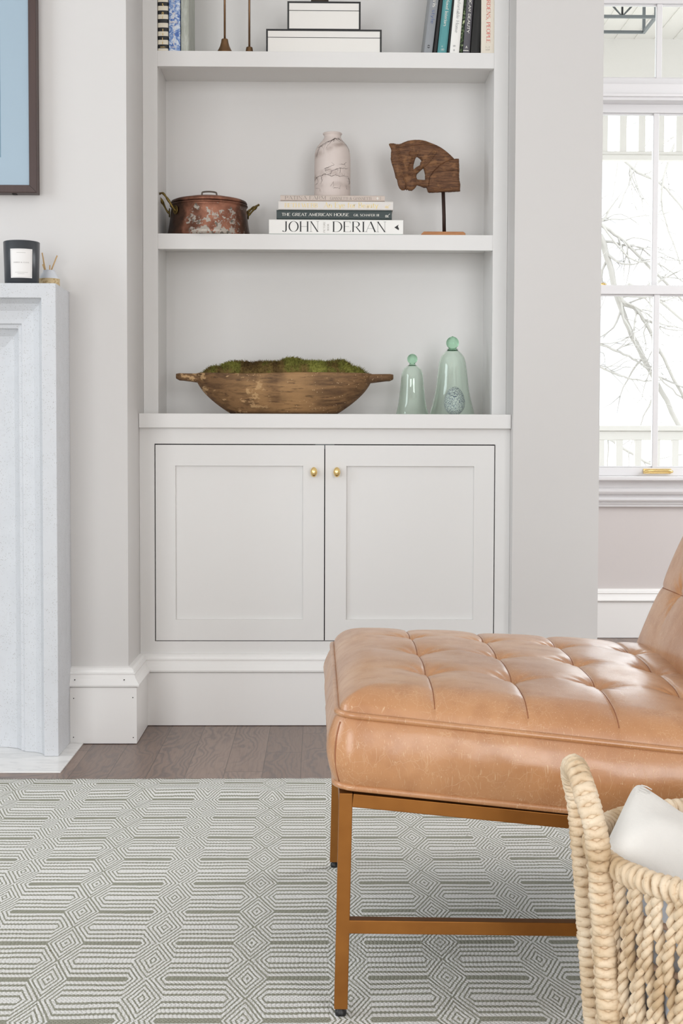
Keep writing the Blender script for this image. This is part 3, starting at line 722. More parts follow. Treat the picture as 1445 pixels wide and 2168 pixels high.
ltr = MB(); hh = .0262; zb0 = zz[0]+.0072
letters(ltr, 'JOHN', (X_(597), yf, zb0), UX_, UZ_, NF, hh, .13, .022, True, X_(676.5)-X_(597)); obj('lettering', ltr, I_blk, b, recalc=False); ltr = MB()
letters(ltr, 'DERIAN', (X_(703), yf, zb0), UX_, UZ_, NF, hh, .13, .022, True, X_(819)-X_(703))
obj('lettering', ltr, I_blk, b, recalc=False); ltr = MB()
tri = [(X_(834.5), zz[0]+.0192), (X_(843.5), zz[0]+.0265), (X_(842), zz[0]+.021), (X_(844.2), zz[0]+.0165), (X_(843.5), zz[0]+.0120)]
ltr.add([(x_, yf-.0003, z_) for x_, z_ in tri], [(0, 1, 2), (0, 2, 3), (0, 3, 4)], True)
obj('publisher_mark', ltr, I_blk, b, recalc=False)
l2 = MB(); letters(l2, 'PICTURE', (X_(688), yf, zb0-.002), UZ_, (-1, 0, 0), NF, .0046, .13, .05, True, .028); obj('small_lettering', l2, I_grey, b, recalc=False); l2 = MB(); letters(l2, 'BOOK', (X_(696), yf, zb0+.003), UZ_, (-1, 0, 0), NF, .0046, .13, .05, True, .0175)
obj('small_lettering', l2, I_grey, b, recalc=False)
b = lying('book', X_(585), X_(829), zz[1], zz[2]-.0004, flat_mat('dark_green_cover', (44, 58, 58), .45), 'dark green book with small white capitals, second from the bottom of the stack', None, yf)
ltr = MB(); zb0 = zz[1]+.0082
letters(ltr, 'THE GREAT AMERICAN HOUSE', (X_(596), yf, zb0), UX_, UZ_, NF, .0072, .2, .07, True, X_(738.5)-X_(596)); obj('lettering', ltr, I_wht, b, recalc=False); ltr = MB()
letters(ltr, 'GIL SCHAFER III', (X_(748), yf, zb0), UX_, UZ_, NF, .0056, .19, .07, True, X_(802.5)-X_(748))
def rmark(mb, x, z, h):
    letters(mb, 'R', (x+h*.45, yf, z), UZ_, (-1, 0, 0), NF, h, .18, .06, False, h*.75)
    mb.add([(x+h*.5+sx*.0006, yf-.0003, z+h*.75+dz) for sx, dz in ((-1, 0), (1, 0), (6, h*.25), (4, h*.3))], [(0, 1, 2, 3)], True)
obj('lettering', ltr, I_wht, b, recalc=False); ltr = MB(); rmark(ltr, X_(819), zz[1]+.006, .0085); obj('publisher_mark', ltr, I_wht, b, recalc=False)
b = lying('book', X_(589), X_(831.5), zz[2], zz[3]-.0004, flat_mat('pale_grey_cover', (220, 216, 211), .45), 'pale grey book with soft gold lettering, third from the bottom of the stack', None, yf)
ltr = MB(); zb0 = zz[2]+.0062
letters(ltr, 'BETH WEBB', (X_(602), yf, zb0), UX_, UZ_, NF, .0106, .15, .04, True, X_(672.5)-X_(602)); obj('lettering', ltr, I_gold, b, recalc=False); ltr = MB()
letters(ltr, 'An Eye for Beauty', (X_(685.5), yf, zb0), UX_, UZ_, NF, .0128, .14, .04, True, X_(800)-X_(685.5))
obj('lettering', ltr, I_gold, b, recalc=False); ltr = MB(); rmark(ltr, X_(819), zz[2]+.0055, .009); obj('publisher_mark', ltr, I_gold, b, recalc=False)
b = lying('book', X_(593), X_(814), zz[3], zz[4]-.0002, flat_mat('dusty_pink_cover', (204, 190, 180), .5, 0, 120, .1, .05), 'thin dusty pink book on top of the stack, right under the vase', None, yf)
ltr = MB(); zb0 = zz[3]+.0032
letters(ltr, 'PATINA FARM', (X_(602.5), yf, zb0), UX_, UZ_, NF, .0086, .13, .03, True, X_(690)-X_(602.5)); obj('lettering', ltr, I_grey, b, recalc=False); ltr = MB()
letters(ltr, 'GIANNETTI & GIANNETTI', (X_(698), yf, zb0), UX_, UZ_, NF, .0066, .13, .035, True, X_(786)-X_(698))
obj('lettering', ltr, I_grey, b, recalc=False); ltr = MB()
letters(ltr, 'III', (X_(806), yf, zb0), UZ_, (-1, 0, 0), NF, .003, .2, .1, False, .008)
obj('small_lettering', ltr, I_grey, b, recalc=False)
lf_ = MB(); lx_, lz_ = X_(798.5), zz[3]+.0038
lf_.add([(lx_-.0035, yf-.0003, lz_+.002), (lx_, yf-.0003, lz_+.0068), (lx_+.0035, yf-.0003, lz_+.002), (lx_+.001, yf-.0003, lz_+.0028), (lx_+.0008, yf-.0003, lz_-.001), (lx_-.0008, yf-.0003, lz_-.001), (lx_-.001, yf-.0003, lz_+.0028)], [(0, 1, 6), (1, 2, 3), (1, 3, 6), (3, 4, 5, 6)], True)
obj('leaf_mark', lf_, I_wht, b, recalc=False)

# upright books on the top shelf
def upright(x0, x1, lean, cover, label, group, yf=.006, h=.3, depth=.18, round_=.003, z=ZAt+.0004):
    """spine faces -Y; lean = tan of tilt to the right"""
    b = thing('book', ((x0+x1)/2, yf+depth/2, z), label, 'book', group); n = 8; e = .0022
    w_ = x1-x0; prof = [(0, depth)]+[(w_/2-w_/2*math.cos(PI*i/n), round_*(1-math.sin(PI*i/n))) for i in range(n+1)]+[(w_, depth), (w_-e, depth), (w_-e, e+round_), (e, e+round_), (e, depth)]
    mb = MB(); mb.prism([(x0+a, yf+d) for a, d in prof], 2, z, z+h)
    pg = MB().box(x0+e, x1-e, yf+e+round_, yf+depth-.004, z+.003, z+h-.003)
    sh = lambda v: (v[0]+(v[2]-z)*lean, v[1], v[2]+(0 if abs(lean) < 1e-6 else 0))
    mb.v = [sh(v) for v in mb.v]; pg.v = [sh(v) for v in pg.v]
    obj('cover', mb, cover, b); obj('pages', pg, M['pages'], b); b['lean'] = lean
    return b
def xz(px, py): return X_(px), at(px, py, Y=.006)[2]
t = NT('striped_cover'); p = t.wpos(); z = t.sep(p)[2]
# cream bands with black bands every 18 px
z0s = at(345, 4, Y=.006)[2]; pit_ = (at(345, 4, Y=.006)[2]-at(345, 94, Y=.006)[2])/5
fz_ = t.math('FRACT', t.math('DIVIDE', t.math('SUBTRACT', z, z0s-pit_*.46-pit_*20), pit_))
c = t.mix(t.math('LESS_THAN', fz_, .46), srgb(228, 220, 202), srgb(26, 26, 28)); t.bsdf(c, .4); M['stripe'] = t.m
GA = 'books at the left end of the top shelf'; GB = 'leaning books at the right end of the top shelf'
b = upright(X_(335), X_(356.5), 0, M['stripe'], 'black and cream striped book with gold letters on the top shelf', GA)
ltr = MB(); word = 'ELEMENTSOF STYLE'; I_gd = flat_mat('gold_foil', (222, 190, 120), .4, .3)
# alternate bands carry letters at 18 px spacing; S O . T L fall on black, Y and E on cream
seq = {9: 'S', 27: 'O', 36: 'F', 54: 'S', 63: 'T', 72: 'Y', 81: 'L', 90: 'E'}
for py, ch in seq.items():
    if py in (54,): continue
    gx, gz = xz(345.5, py+3.5 if ch != 'x' else py)
    wch = GL[ch][0]*.0058
    letters(ltr, ch, (gx-wch/2, .006, gz), UX_, UZ_, NF, .0058, .24, .16, False)
gx, gz = xz(340.5, 101); letters(ltr, 'GATES', (gx, .006, gz), UX_, UZ_, NF, .003, .2, .12, False, .012)
obj('lettering', ltr, I_gd, b, recalc=False)
t = NT('blue_floral_cover'); p = t.wpos()
n1 = t.noise(p, 75, 5, .65, dist=1.2)
c = t.ramp(n1, [(0, srgb(38, 66, 150)), (.42, srgb(76, 112, 182)), (.5, srgb(140, 168, 212)), (.58, srgb(214, 222, 232)), (1, srgb(236, 238, 240))]); t.bsdf(c, .4); M['floral'] = t.m
b = upright(X_(358), X_(382), 0, M['floral'], 'blue and white floral book standing second from left on the top shelf', GA)
ltr = MB()
for py, ch in ((2, 'T'), (11, 'S'), (28, 'O'), (37, 'F'), (55, 'S'), (64, 'T'), (73, 'Y'), (82, 'L'), (91, 'E')):
    gx, gz = xz(369, py+3.5); letters(ltr, ch, (gx-GL[ch][0]*.0029, .006, gz), UX_, UZ_, NF, .0058, .2, .13, False)
gx, gz = xz(359.5, 49); letters(ltr, 'family', (gx, .006, gz), UX_, UZ_, NF, .0072, .09, .06, False, .021)
gx, gz = xz(364, 101); letters(ltr, 'GATES', (gx, .006, gz), UX_, UZ_, NF, .0032, .2, .12, False, .012)
obj('lettering', ltr, ink_mat('cream_foil', (240, 222, 200)), b, recalc=False)
t = NT('grey_birch_cover'); p = t.wpos(); n1 = t.noise(t.map(p, (120, 120, 26), rot=(0, .25, 0)), 1, 4, .6, dist=.6)
c = t.ramp(n1, [(0, srgb(120, 118, 100)), (.45, srgb(172, 176, 166)), (.6, srgb(190, 194, 186)), (.75, srgb(150, 146, 128))]); t.bsdf(c, .45)
upright(X_(383.5), X_(400), 0, t.m, 'grey bark-patterned book without lettering, third from left on the top shelf', GA)

def lean_book(p0, p1, ptop0, mat, label, yf=.006, depth=.18, rr=.003):
    x0, x1 = at(p0, 110, Y=yf)[0], at(p1, 110, Y=yf)[0]; xt, zt2 = at(ptop0, 0, Y=yf)[0], at(ptop0, 0, Y=yf)[2]; z0 = ZAt
    return upright(x0, x1, (xt-x0)/(zt2-z0), mat, label, GB, yf, .3, depth, rr), (xt-x0)/(zt2-z0), x0, x1
def spine_text(mb, txt, xb_, lean, ztop, zbot, h, off, yf=.0055, **kw):
    # reads downwards along the leaning spine; off = distance of the baseline from the left edge
    d = Vector((-lean, 0, -1)).normalized(); upv = Vector((1, 0, -lean)).normalized()
    o = Vector((xb_+(ztop-ZAt)*lean+off, yf, ztop)); L = (ztop-zbot)*math.sqrt(1+lean*lean)
    letters(mb, txt, o, d, upv, NF, h, width=L, **kw)
def zt(py): return at(960, py, Y=.006)[2]
def cpx(x, y): return 880+x*180/1445, y*180/1445
# slate grey, teal, white, charcoal, cream and leafy books, with black shapes added for shaded gaps
bk1, ln1, x0, x1 = lean_book(896.5, 914.5, 910, flat_mat('slate_cover', (142, 146, 150), .4), 'slate grey book with blue script word, leftmost of the leaning books')
l1 = MB(); spine_text(l1, 'Paris', x0, ln1, zt(-12), zt(16), .0088, .0085, thick=.2, thin=.08); obj('lettering', l1, I_wht, bk1, recalc=False)
l1 = MB(); spine_text(l1, 'style', x0, ln1, zt(20.5), zt(51), .0088, .0085, thick=.12, thin=.05, serif=False); obj('blue_lettering', l1, ink_mat('blue_ink', (72, 96, 158)), bk1, recalc=False)
l1 = MB(); mx_, mz_ = x0+(zt(99)-ZAt)*ln1+.0105, zt(99)
for a0 in (20, 200):
    pts = arc(mx_, mz_, .0034, .0040, a0, a0+130, 8); pin = arc(mx_, mz_, .0020, .0022, a0, a0+130, 8)
    l1.add([(q[0], .0052, q[1]) for q in pts+pin], [(i, i+1, 9+i+1, 9+i) for i in range(8)], True)
obj('publisher_mark', l1, I_blk, bk1, recalc=False)
bk2, ln2, x0, x1 = lean_book(915.2, 925, 929, M['black'], 'black book between the slate grey and the teal book', yf=.012)  # black filler shape, stands for shade between the leaning spines
t = NT('teal_cover'); p = t.wpos(); t.bsdf(t.mix(t.noise(p, 60, 3), srgb(74, 142, 146), srgb(94, 160, 162)), .4)
bk3, ln3, x0, x1 = lean_book(925.4, 944.8, 937.5, t.m, 'teal book with white lettering between two black books')  # the two black books beside it are added fillers for shaded gaps
l1 = MB(); spine_text(l1, 'Novel Interiors', x0, ln3, zt(-2), zt(56), .0078, .0085, thick=.16, thin=.07); obj('lettering', l1, I_wht, bk3, recalc=False); l1 = MB()
letters(l1, 'OO', (x0+.0095, .0055, zt(107)), UX_, UZ_, NF, .0045, .15, .08, False); letters(l1, 'O', (x0+.0105, .0055, zt(100)), UX_, UZ_, NF, .0035, .15, .08, False)
obj('publisher_mark', l1, I_wht, bk3, recalc=False)
dots = MB()
for off in (.0022, .0205):
    for k in range(58):
        zz_ = ZAt+.003+k*.0025; xx = x0+(zz_-ZAt)*ln3+off; dots.add([(xx, .0056, zz_), (xx+.0011, .0056, zz_), (xx+.0011, .0056, zz_+.0012), (xx, .0056, zz_+.0012)], [(0, 1, 2, 3)], True)
obj('dotted_border', dots, ink_mat('dark_teal_ink', (34, 78, 88)), bk3, recalc=False)
bk4, ln4, x0, x1 = lean_book(945.4, 951, 956.5, M['black'], 'black book between the teal and the white book', yf=.012)  # second black filler, its colour stands for the shaded gap
bk5, ln5, x0, x1 = lean_book(951.3, 971.5, 961.5, M['white_cover'], 'white book with slim grey lettering, in the middle of the leaning books')
l1 = MB(); spine_text(l1, 'Comfortable Home', x0, ln5, zt(-16), zt(69.5), .0078, .0088, thick=.11, thin=.04); obj('lettering', l1, ink_mat('grey_print', (112, 114, 118)), bk5, recalc=False); l1 = MB()
letters(l1, 'OO', (x0+.0085, .0055, zt(99)), UX_, UZ_, NF, .004, .15, .08, False); letters(l1, 'O', (x0+.0095, .0055, zt(108)), UX_, UZ_, NF, .004, .2, .1, False)
obj('publisher_mark', l1, ink_mat('grey_print', (112, 114, 118)), bk5, recalc=False)
t = NT('leafy_cover'); p = t.wpos(); c = t.ramp(t.noise(p, 160, 4), [(.35, srgb(14, 20, 14)), (.55, srgb(60, 84, 44)), (.66, srgb(190, 200, 160))]); t.bsdf(c, .4); M['leafy'] = t.m
bk6, ln6, x0, x1 = lean_book(972.2, 979, 981.8, M['leafy'], 'dark leafy-patterned book edge left of the charcoal book', yf=.011)
bk7, ln7, x0, x1 = lean_book(979.3, 993.8, 987.5, flat_mat('charcoal_cover', (84, 82, 88), .4), 'charcoal book with bold white capitals among the leaning books')
l1 = MB(); spine_text(l1, 'AMERICAN BEAUTY', x0, ln7, zt(-30), zt(70), .0062, .0062, thick=.24, thin=.12); obj('lettering', l1, I_wht, bk7, recalc=False); l1 = MB()
letters(l1, 'A', (x0+.0068, .0055, zt(102)), UX_, UZ_, NF, .006, .2, .12, False)
l1.add([(x0+.0005, .0055, zt(107.5)), (x0+.0145, .0055, zt(108)), (x0+.0145, .0055, zt(106.6)), (x0+.0005, .0055, zt(106))], [(0, 1, 2, 3)], True)
obj('publisher_mark', l1, I_wht, bk7, recalc=False)
bk8, ln8, x0, x1 = lean_book(994.4, 1014.4, 1003, flat_mat('gap_shade_black', (16, 17, 16), .3), 'thick black book between the charcoal and the cream book', yf=.010)  # wide black filler, stands for the shaded wedge beside the cream book
bk9 = upright(X_(1015.4), X_(1044), 0, flat_mat('cream_cover', (226, 218, 203), .5), 'cream book with red vertical capitals at the far right of the top shelf', GB)
l1 = MB(); x0 = X_(1015.4); spine_text(l1, 'GARDENS, PEOPLE', x0, 0, zt(-17), zt(90.5), .0094, .0135, thick=.17, thin=.045)
obj('lettering', l1, ink_mat('coral_red_ink', (216, 106, 96)), bk9, recalc=False)
l1 = MB(); letters(l1, 'M', (x0+.010, .0055, zt(102)), UX_, UZ_, NF, .0052, .08, .05, False, .014); letters(l1, 'KNOPF', (x0+.0115, .0055, zt(106)), UX_, UZ_, NF, .0022, .2, .1, False, .0115)
obj('publisher_mark', l1, ink_mat('tan_ink', (160, 150, 138)), bk9, recalc=False)

# ================================================================== SHELF OBJECTS
KPX = (3.70215)/3021.265       # metres per pixel in the bookcase face
# copper pot
PY = .098; kp = KPX*(1+PY/3.702); k5 = kp/5.161
pcx = at(320+630/5.161, 470, Y=PY)[0]
t = NT('old_copper'); p = t.pos()
n1 = t.noise(p, 9, 5, .6); n2 = t.noise(p, 38, 4, .6); s_ = t.sep(p)
n3 = t.noise(p, 110, 5, .7); n4 = t.noise(t.vmath('ADD', p, (4, 2, 1)), 48, 5, .65)
cop = t.ramp(n1, [(.28, srgb(78, 54, 42)), (.42, srgb(118, 80, 64)), (.52, srgb(164, 112, 90)), (.62, srgb(134, 88, 70)), (.75, srgb(90, 62, 52))])
cop = t.mix(t.math('MULTIPLY', t.smooth(n2, .5, .7), .5), cop, srgb(92, 60, 48))
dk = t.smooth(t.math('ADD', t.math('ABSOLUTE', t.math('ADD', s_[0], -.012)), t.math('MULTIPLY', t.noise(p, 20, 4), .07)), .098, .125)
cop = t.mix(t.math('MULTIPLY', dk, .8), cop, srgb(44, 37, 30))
zx = t.math('SUBTRACT', 1, t.smooth(t.math('ABSOLUTE', t.math('ADD', s_[0], -.02)), .03, .1))
zz2 = t.math('SUBTRACT', 1, t.smooth(t.math('ABSOLUTE', t.math('ADD', s_[2], -.032)), .02, .06))
lowz = t.math('SUBTRACT', 1, t.smooth(s_[2], .006, .02))
sc = t.math('ADD', t.math('MULTIPLY', t.math('MULTIPLY', zx, zz2), .11), t.math('ADD', t.math('MULTIPLY', n3, .45), t.math('ADD', t.math('MULTIPLY', n4, .55), t.math('MULTIPLY', t.math('MULTIPLY', lowz, zx), .1))))
spot = t.math('MULTIPLY', t.smooth(sc, .615, .645), t.math('LESS_THAN', s_[2], .084))
core = t.math('MULTIPLY', spot, t.smooth(t.noise(p, 85, 3), .56, .6))
c = t.mix(spot, cop, srgb(176, 168, 158)); c = t.mix(t.math('MULTIPLY', core, .8), c, srgb(78, 74, 64))
nrm = t.bump(t.math('ADD', t.math('MULTIPLY', n2, .4), t.math('MULTIPLY', spot, .3)), .35, .0015)
t.bsdf(c, t.ramp(n2, [(.3, .3), (.7, .5)]), t.math('SUBTRACT', .62, t.math('MULTIPLY', spot, .3)), nrm); M['copper'] = t.m
M['oldbrass'] = flat_mat('tarnished_brass', (128, 108, 58), .42, .85, 160, .3, .45)
M['iron'] = flat_mat('dull_tinned_iron', (112, 102, 92), .5, .7, 120, .25, .3)
pot = thing('copper_pot', (pcx, PY, Z2t), 'worn copper pot with lid and brass side handles on the middle shelf', 'pot')
rb, rt, hp = 452*k5, 402*k5, 356*k5
pr = [(0, .0), (rb-.004, .0), (rb, .003), (rb-.0015, .012)]+[(rb+(rt-rb)*s_i-.0012*math.sin(PI*s_i), hp*s_i) for s_i in np.linspace(.2, .9, 8)]+[(rt-.001, hp*.93), (rt+.003, hp*.955), (rt+.0045, hp*.975), (rt+.004, hp*.995), (rt+.001, hp), (rt-.003, hp), (rt-.004, hp*.9), (rb-.006, .006), (0, .006)]
obj('body', MB().lathe(pr, (pcx, PY, Z2t), 72), M['copper'], pot)
lz = Z2t+hp+.0008
lid = obj('lid', MB().lathe([(0, 0), (rt-.003, 0), (rt+.002, .001), (rt+.003, .004), (rt+.001, .0085), (rt-.006, .0115), (rt-.012, .0125), (.069, .0135), (.068, .0165), (.062, .018), (0, .0185)], (pcx, PY, lz), 72), M['copper'], pot)
kx0, kx1 = pcx-(630-553)*k5, pcx+(714-630)*k5
obj('lid_handle', MB().tube(spl([(kx0, PY, lz+.0175), (kx0+.0005, PY, lz+.03), (kx0+.003, PY, lz+.0355), ((kx0+kx1)/2, PY, lz+.0368), (kx1-.003, PY, lz+.0348), (kx1, PY, lz+.029), (kx1, PY, lz+.0175)], 6), .0021, 10), M['iron'], lid)
def pothandle(az, up=0.0):
    d = Vector((math.cos(az), math.sin(az), 0)); tg = Vector((-d.y, d.x, 0)); o = Vector((pcx, PY, Z2t)); R1 = .1015
    def q(r_, w_, z): return o+d*r_+tg*w_+Vector((0, 0, z))
    pth = [q(R1-.002, -.026, .064), q(R1+.006, -.027, .072), q(R1+.017, -.024, .084+up*.5), q(R1+.028, -.019, .094+up), q(R1+.0325, -.012, .0965+up), q(R1+.033, 0, .0965+up), q(R1+.0325, .012, .0965+up), q(R1+.028, .019, .094+up), q(R1+.017, .024, .084+up*.5), q(R1+.006, .027, .072), q(R1-.002, .026, .064)]
    P = spl(pth, 7); n = len(P); rs = [.0028+.0005*math.sin(i*.55)+.0012*(abs(i/n-.5) > .26)*(abs(i/n-.5) < .31) for i in range(n)]
    obj('handle', MB().tube(P, rs, 10), M['oldbrass'], pot)
    for w_ in (-.026, .026):
        c0 = q(R1-.0035, w_, .066); nn = (Vector((c0.x, c0.y, 0))-Vector((pcx, PY, 0))).normalized(); tt_ = Vector((-nn.y, nn.x, 0)); ring = [c0+nn*.002+tt_*.0088*math.cos(a_)+Vector((0, 0, .0105*math.sin(a_))) for a_ in np.linspace(0, 2*PI, 19)[:-1]]
        r_ = MB(); r_.tube(ring, .0016, 8, closed=True)
        b_ = len(r_.v); r_.add([c0+nn*.0026]+[c0+nn*.0018+tt_*.0085*math.cos(a_)+Vector((0, 0, .0102*math.sin(a_))) for a_ in np.linspace(0, 2*PI, 19)[:-1]], [(0, i+1, (i+1) % 18+1) for i in range(18)])
        obj('handle_plate', r_, M['oldbrass'], pot)
pothandle(math.radians(203), .012); pothandle(math.radians(22))

# ceramic vase
VY = .085; kv = KPX*(1+VY/3.702)/4.817
vx = at(560+690/4.817, 400, Y=VY)[0]; vz = zz[4]+.0003
vp = [(0, 0), (176, 0), (181, 8), (182, 60), (182, 300), (181, 385), (178, 440), (168, 480), (150, 512), (124, 542), (101, 566), (87, 588), (84, 604), (88, 618), (96, 624), (97, 632), (92, 637), (80, 636), (70, 628), (68, 600), (80, 570), (120, 530), (160, 470), (170, 380), (170, 30), (0, 20)]
# profile heights above are crop pixels; total 637 -> lip
kz_ = (at(703, 282, Y=VY)[2]-vz)/637
t = NT('horsehair_raku'); p = t.pos(); s_ = t.sep(p)
cc = t.mix(t.noise(p, 16, 4), srgb(222, 211, 205), srgb(208, 195, 188))
sx_ = s_[0]
def smudge(cz, kx, amp, wd):
    bd = t.math('ABSOLUTE', t.math('SUBTRACT', s_[2], t.math('ADD', cz, t.math('ADD', t.math('MULTIPLY', sx_, kx), t.math('MULTIPLY', t.noise(p, 26, 3), amp)))))
    return t.math('SUBTRACT', 1, t.smooth(bd, 0, wd))
sm1 = t.math('MAXIMUM', smudge(.123, .45, .012, .014), t.math('MAXIMUM', smudge(.052, .15, .02, .016), t.math('MULTIPLY', smudge(.022, 0, .02, .012), .5)))
c = t.mix(t.math('MULTIPLY', sm1, t.math('MULTIPLY', t.smooth(t.noise(p, 24, 3), .35, .75), .6)), cc, srgb(128, 104, 92))
t.bsdf(c, .48, 0, None, .35); M['raku'] = t.m
vmb = MB().lathe([(a*kv, h_*kz_) for a, h_ in vp], (vx, VY, vz), 64); nbody = len(vmb.f)
outer = [(h_*kz_, a*kv) for a, h_ in vp[1:17]]
def vsurf(px, py):
    z_ = (742-py)/637*(637*kz_); z_ = min(max(z_, .001), outer[-1][0]); r_ = np.interp(z_, [q[0] for q in outer], [q[1] for q in outer])
    dx = (px-690)*kv; sn = max(-.999, min(.999, dx/r_)); th_ = math.asin(sn); return th_, z_, r_
def vein(pts, w0, w1, jit=5, fork=0):
    P = []
    for i in range(len(pts)-1):
        a, b_ = np.array(pts[i], float), np.array(pts[i+1], float); n = max(2, int(np.hypot(*(b_-a))/7))
        for k in range(n): P.append(a+(b_-a)*k/n+rng.normal(0, jit*.38, 2)*(1 if 0 < k else .3))
    P.append(np.array(pts[-1], float)); n = len(P)
    for k in range(n-1):
        w_a, w_b = (w0+(w1-w0)*k/n)*rng.uniform(.3, .95), (w0+(w1-w0)*(k+1)/n)*.65
        d = P[k+1]-P[k]; q = np.array([-d[1], d[0]])/(np.hypot(*d)+1e-6); quad = []
        for pt in (P[k]+q*w_a/2, P[k]-q*w_a/2, P[k+1]-q*w_b/2, P[k+1]+q*w_b/2):
            th_, z_, r_ = vsurf(*pt); r_ += .00022; quad.append((vx+r_*math.sin(th_), VY-r_*math.cos(th_), vz+z_))
        vmb.add(quad, [(0, 1, 2, 3)])
    for _ in range(fork):
        k = rng.integers(0, n); e = P[k]+rng.normal(0, 1, 2)*np.array([26, 26]); vein([P[k], (P[k]+e)/2+rng.normal(0, 4, 2), e], w1*.9, .8, 4)
vein([(548, 262), (580, 240), (620, 222), (660, 205), (690, 190), (712, 176), (745, 176), (775, 184)], 4, 10, 6, 6)
vein([(712, 178), (680, 205), (655, 240), (625, 275)], 5, 2, 5, 3); vein([(590, 240), (555, 265), (540, 310), (530, 350)], 4, 3, 5, 4)
vein([(620, 235), (600, 280), (605, 330)], 2, 1, 3, 1); vein([(775, 184), (820, 215), (850, 260), (856, 290)], 4, 3, 4, 3); vein([(640, 225), (560, 258)], 3, 2, 4, 2)
vein([(512, 560), (540, 540), (575, 535), (610, 520), (640, 528), (675, 520), (680, 495), (720, 480), (770, 465), (835, 462)], 5, 4, 6, 8)
vein([(640, 528), (680, 545), (720, 530), (760, 545), (800, 535), (845, 535)], 6, 3, 5, 5); vein([(770, 465), (765, 500), (760, 515)], 6, 3, 4, 1)
vein([(775, 425), (800, 428), (828, 402)], 5, 3, 3, 2); vein([(612, 470), (650, 460), (705, 438)], 6, 3, 5, 4); vein([(615, 485), (670, 478)], 5, 3, 5, 2)
vein([(580, 545), (585, 580), (570, 610)], 6, 2, 5, 2); vein([(535, 545), (545, 590), (520, 610)], 3, 2, 4, 2); vein([(520, 640), (560, 650), (575, 690)], 2, 1, 4, 1)
vein([(668, 640), (690, 610), (698, 595), (702, 640)], 3, 2, 3, 1); vein([(700, 655), (735, 652), (765, 660)], 4, 3, 4, 3); vein([(850, 545), (862, 580), (855, 605)], 7, 4, 4, 3); vein([(825, 620), (832, 655)], 3, 2, 3, 1)
vo = tag(obj('vase', vmb, [M['raku'], flat_mat('smoked_crackle', (76, 62, 56), .6)], base=(vx, VY, vz), recalc=False), 'pinkish white bottle vase with black crackle veins standing on the books', 'vase')
for i_, pl in enumerate(vo.data.polygons):
    if i_ >= nbody: pl.material_index = 1

# carved horse head on a stand
HY = .06; kh = KPX*(1+HY/3.702)/5.558
hx0, hz0 = at(800, 270, Y=HY)[0], at(800, 270, Y=HY)[2]
def hp2(pts): return np.array([(hx0+x*kh, hz0-y*kh) for x, y in pts])
OUT = [(122, 192), (135, 184), (160, 181), (186, 183), (212, 190), (240, 192), (268, 184), (300, 169), (345, 152), (400, 142), (455, 139), (505, 142), (560, 154), (608, 173), (680, 200), (740, 233), (790, 268), (840, 310), (888, 357), (943, 355), (947, 420), (950, 480), (948, 560), (952, 610), (962, 650), (960, 733), (860, 740), (740, 744), (600, 752), (582, 742), (570, 705), (563, 692), (535, 693), (500, 678), (455, 664), (440, 690), (418, 712), (395, 728), (360, 726), (345, 716), (335, 724), (322, 716), (308, 724), (275, 722), (250, 700), (232, 660), (222, 603), (205, 580), (197, 540), (178, 470), (160, 420), (147, 362), (150, 300), (152, 250), (138, 222)]
HOLE1 = [(455, 338), (474, 350), (490, 362), (506, 383), (492, 404), (488, 432), (450, 452), (414, 482), (413, 448), (420, 410), (434, 365), (444, 345)]
HOLE2 = [(528, 468), (538, 500), (547, 540), (550, 602), (480, 600), (458, 596), (448, 565), (452, 540), (486, 505)]
def pdist(P, poly, closed=True):
    A = np.array(poly, float); B = np.roll(A, -1, 0)
    if not closed: A, B = A[:-1], B[:-1]
    best = np.full(len(P), 1e9)
    for a, b in zip(A, B):
        ab = b-a; tt = np.clip(((P-a)@ab)/(ab@ab+1e-12), 0, 1); best = np.minimum(best, np.hypot(*(P-(a+tt[:, None]*ab)).T))
    return best
def inside(P, poly):
    A = np.array(poly, float); B = np.roll(A, -1, 0); r_ = np.zeros(len(P), bool)
    for a, b in zip(A, B):
        c_ = ((a[1] > P[:, 1]) != (b[1] > P[:, 1])); xx = (b[0]-a[0])*(P[:, 1]-a[1])/(b[1]-a[1]+1e-12)+a[0]
        r_ ^= c_ & (P[:, 0] < xx)
    return r_
st = 3.0; gx_ = np.arange(115, 968, st); gy_ = np.arange(133, 758, st)
GX, GY = np.meshgrid(gx_, gy_, indexing='ij'); PP = np.stack([GX.ravel(), GY.ravel()], 1)
ins = inside(PP, OUT) & ~inside(PP, HOLE1) & ~inside(PP, HOLE2)
dd = np.minimum(np.minimum(pdist(PP, OUT), pdist(PP, HOLE1)), pdist(PP, HOLE2))
base_t = np.full(len(PP), 118.0)
head = PP[:, 0]+(PP[:, 1]-300)*.25 < 470
base_t[head] = 92
strap_poly = [(205, 560), (300, 552), (385, 528), (470, 490), (540, 430), (600, 360), (650, 295)]
R_ = np.where(PP[:, 0] > 700, 45, 85)
tt = np.clip(dd/R_, 0, 1); th = base_t*np.sqrt(1-(1-tt)**2)*.72+base_t*.28*np.clip(dd/6, 0, 1)
sd = pdist(PP, strap_poly, False); th += np.where(sd < 26, 14, 0)
th -= np.where((sd > 26) & (sd < 31), 6, 0)
alongs = (PP[:, 0]*.8-PP[:, 1]*.6); th -= np.where((sd < 15) & (np.abs((alongs/16) % 1-.5) < .16), 12, 0)
brow = pdist(PP, [(215, 235), (232, 300), (262, 380), (285, 470)], False)
th += np.where(brow < 22, 11, 0); th -= np.where((brow < 22) & (np.abs(((PP[:, 1]+PP[:, 0]*.5)/20) % 1-.5) < .17), 14, 0)
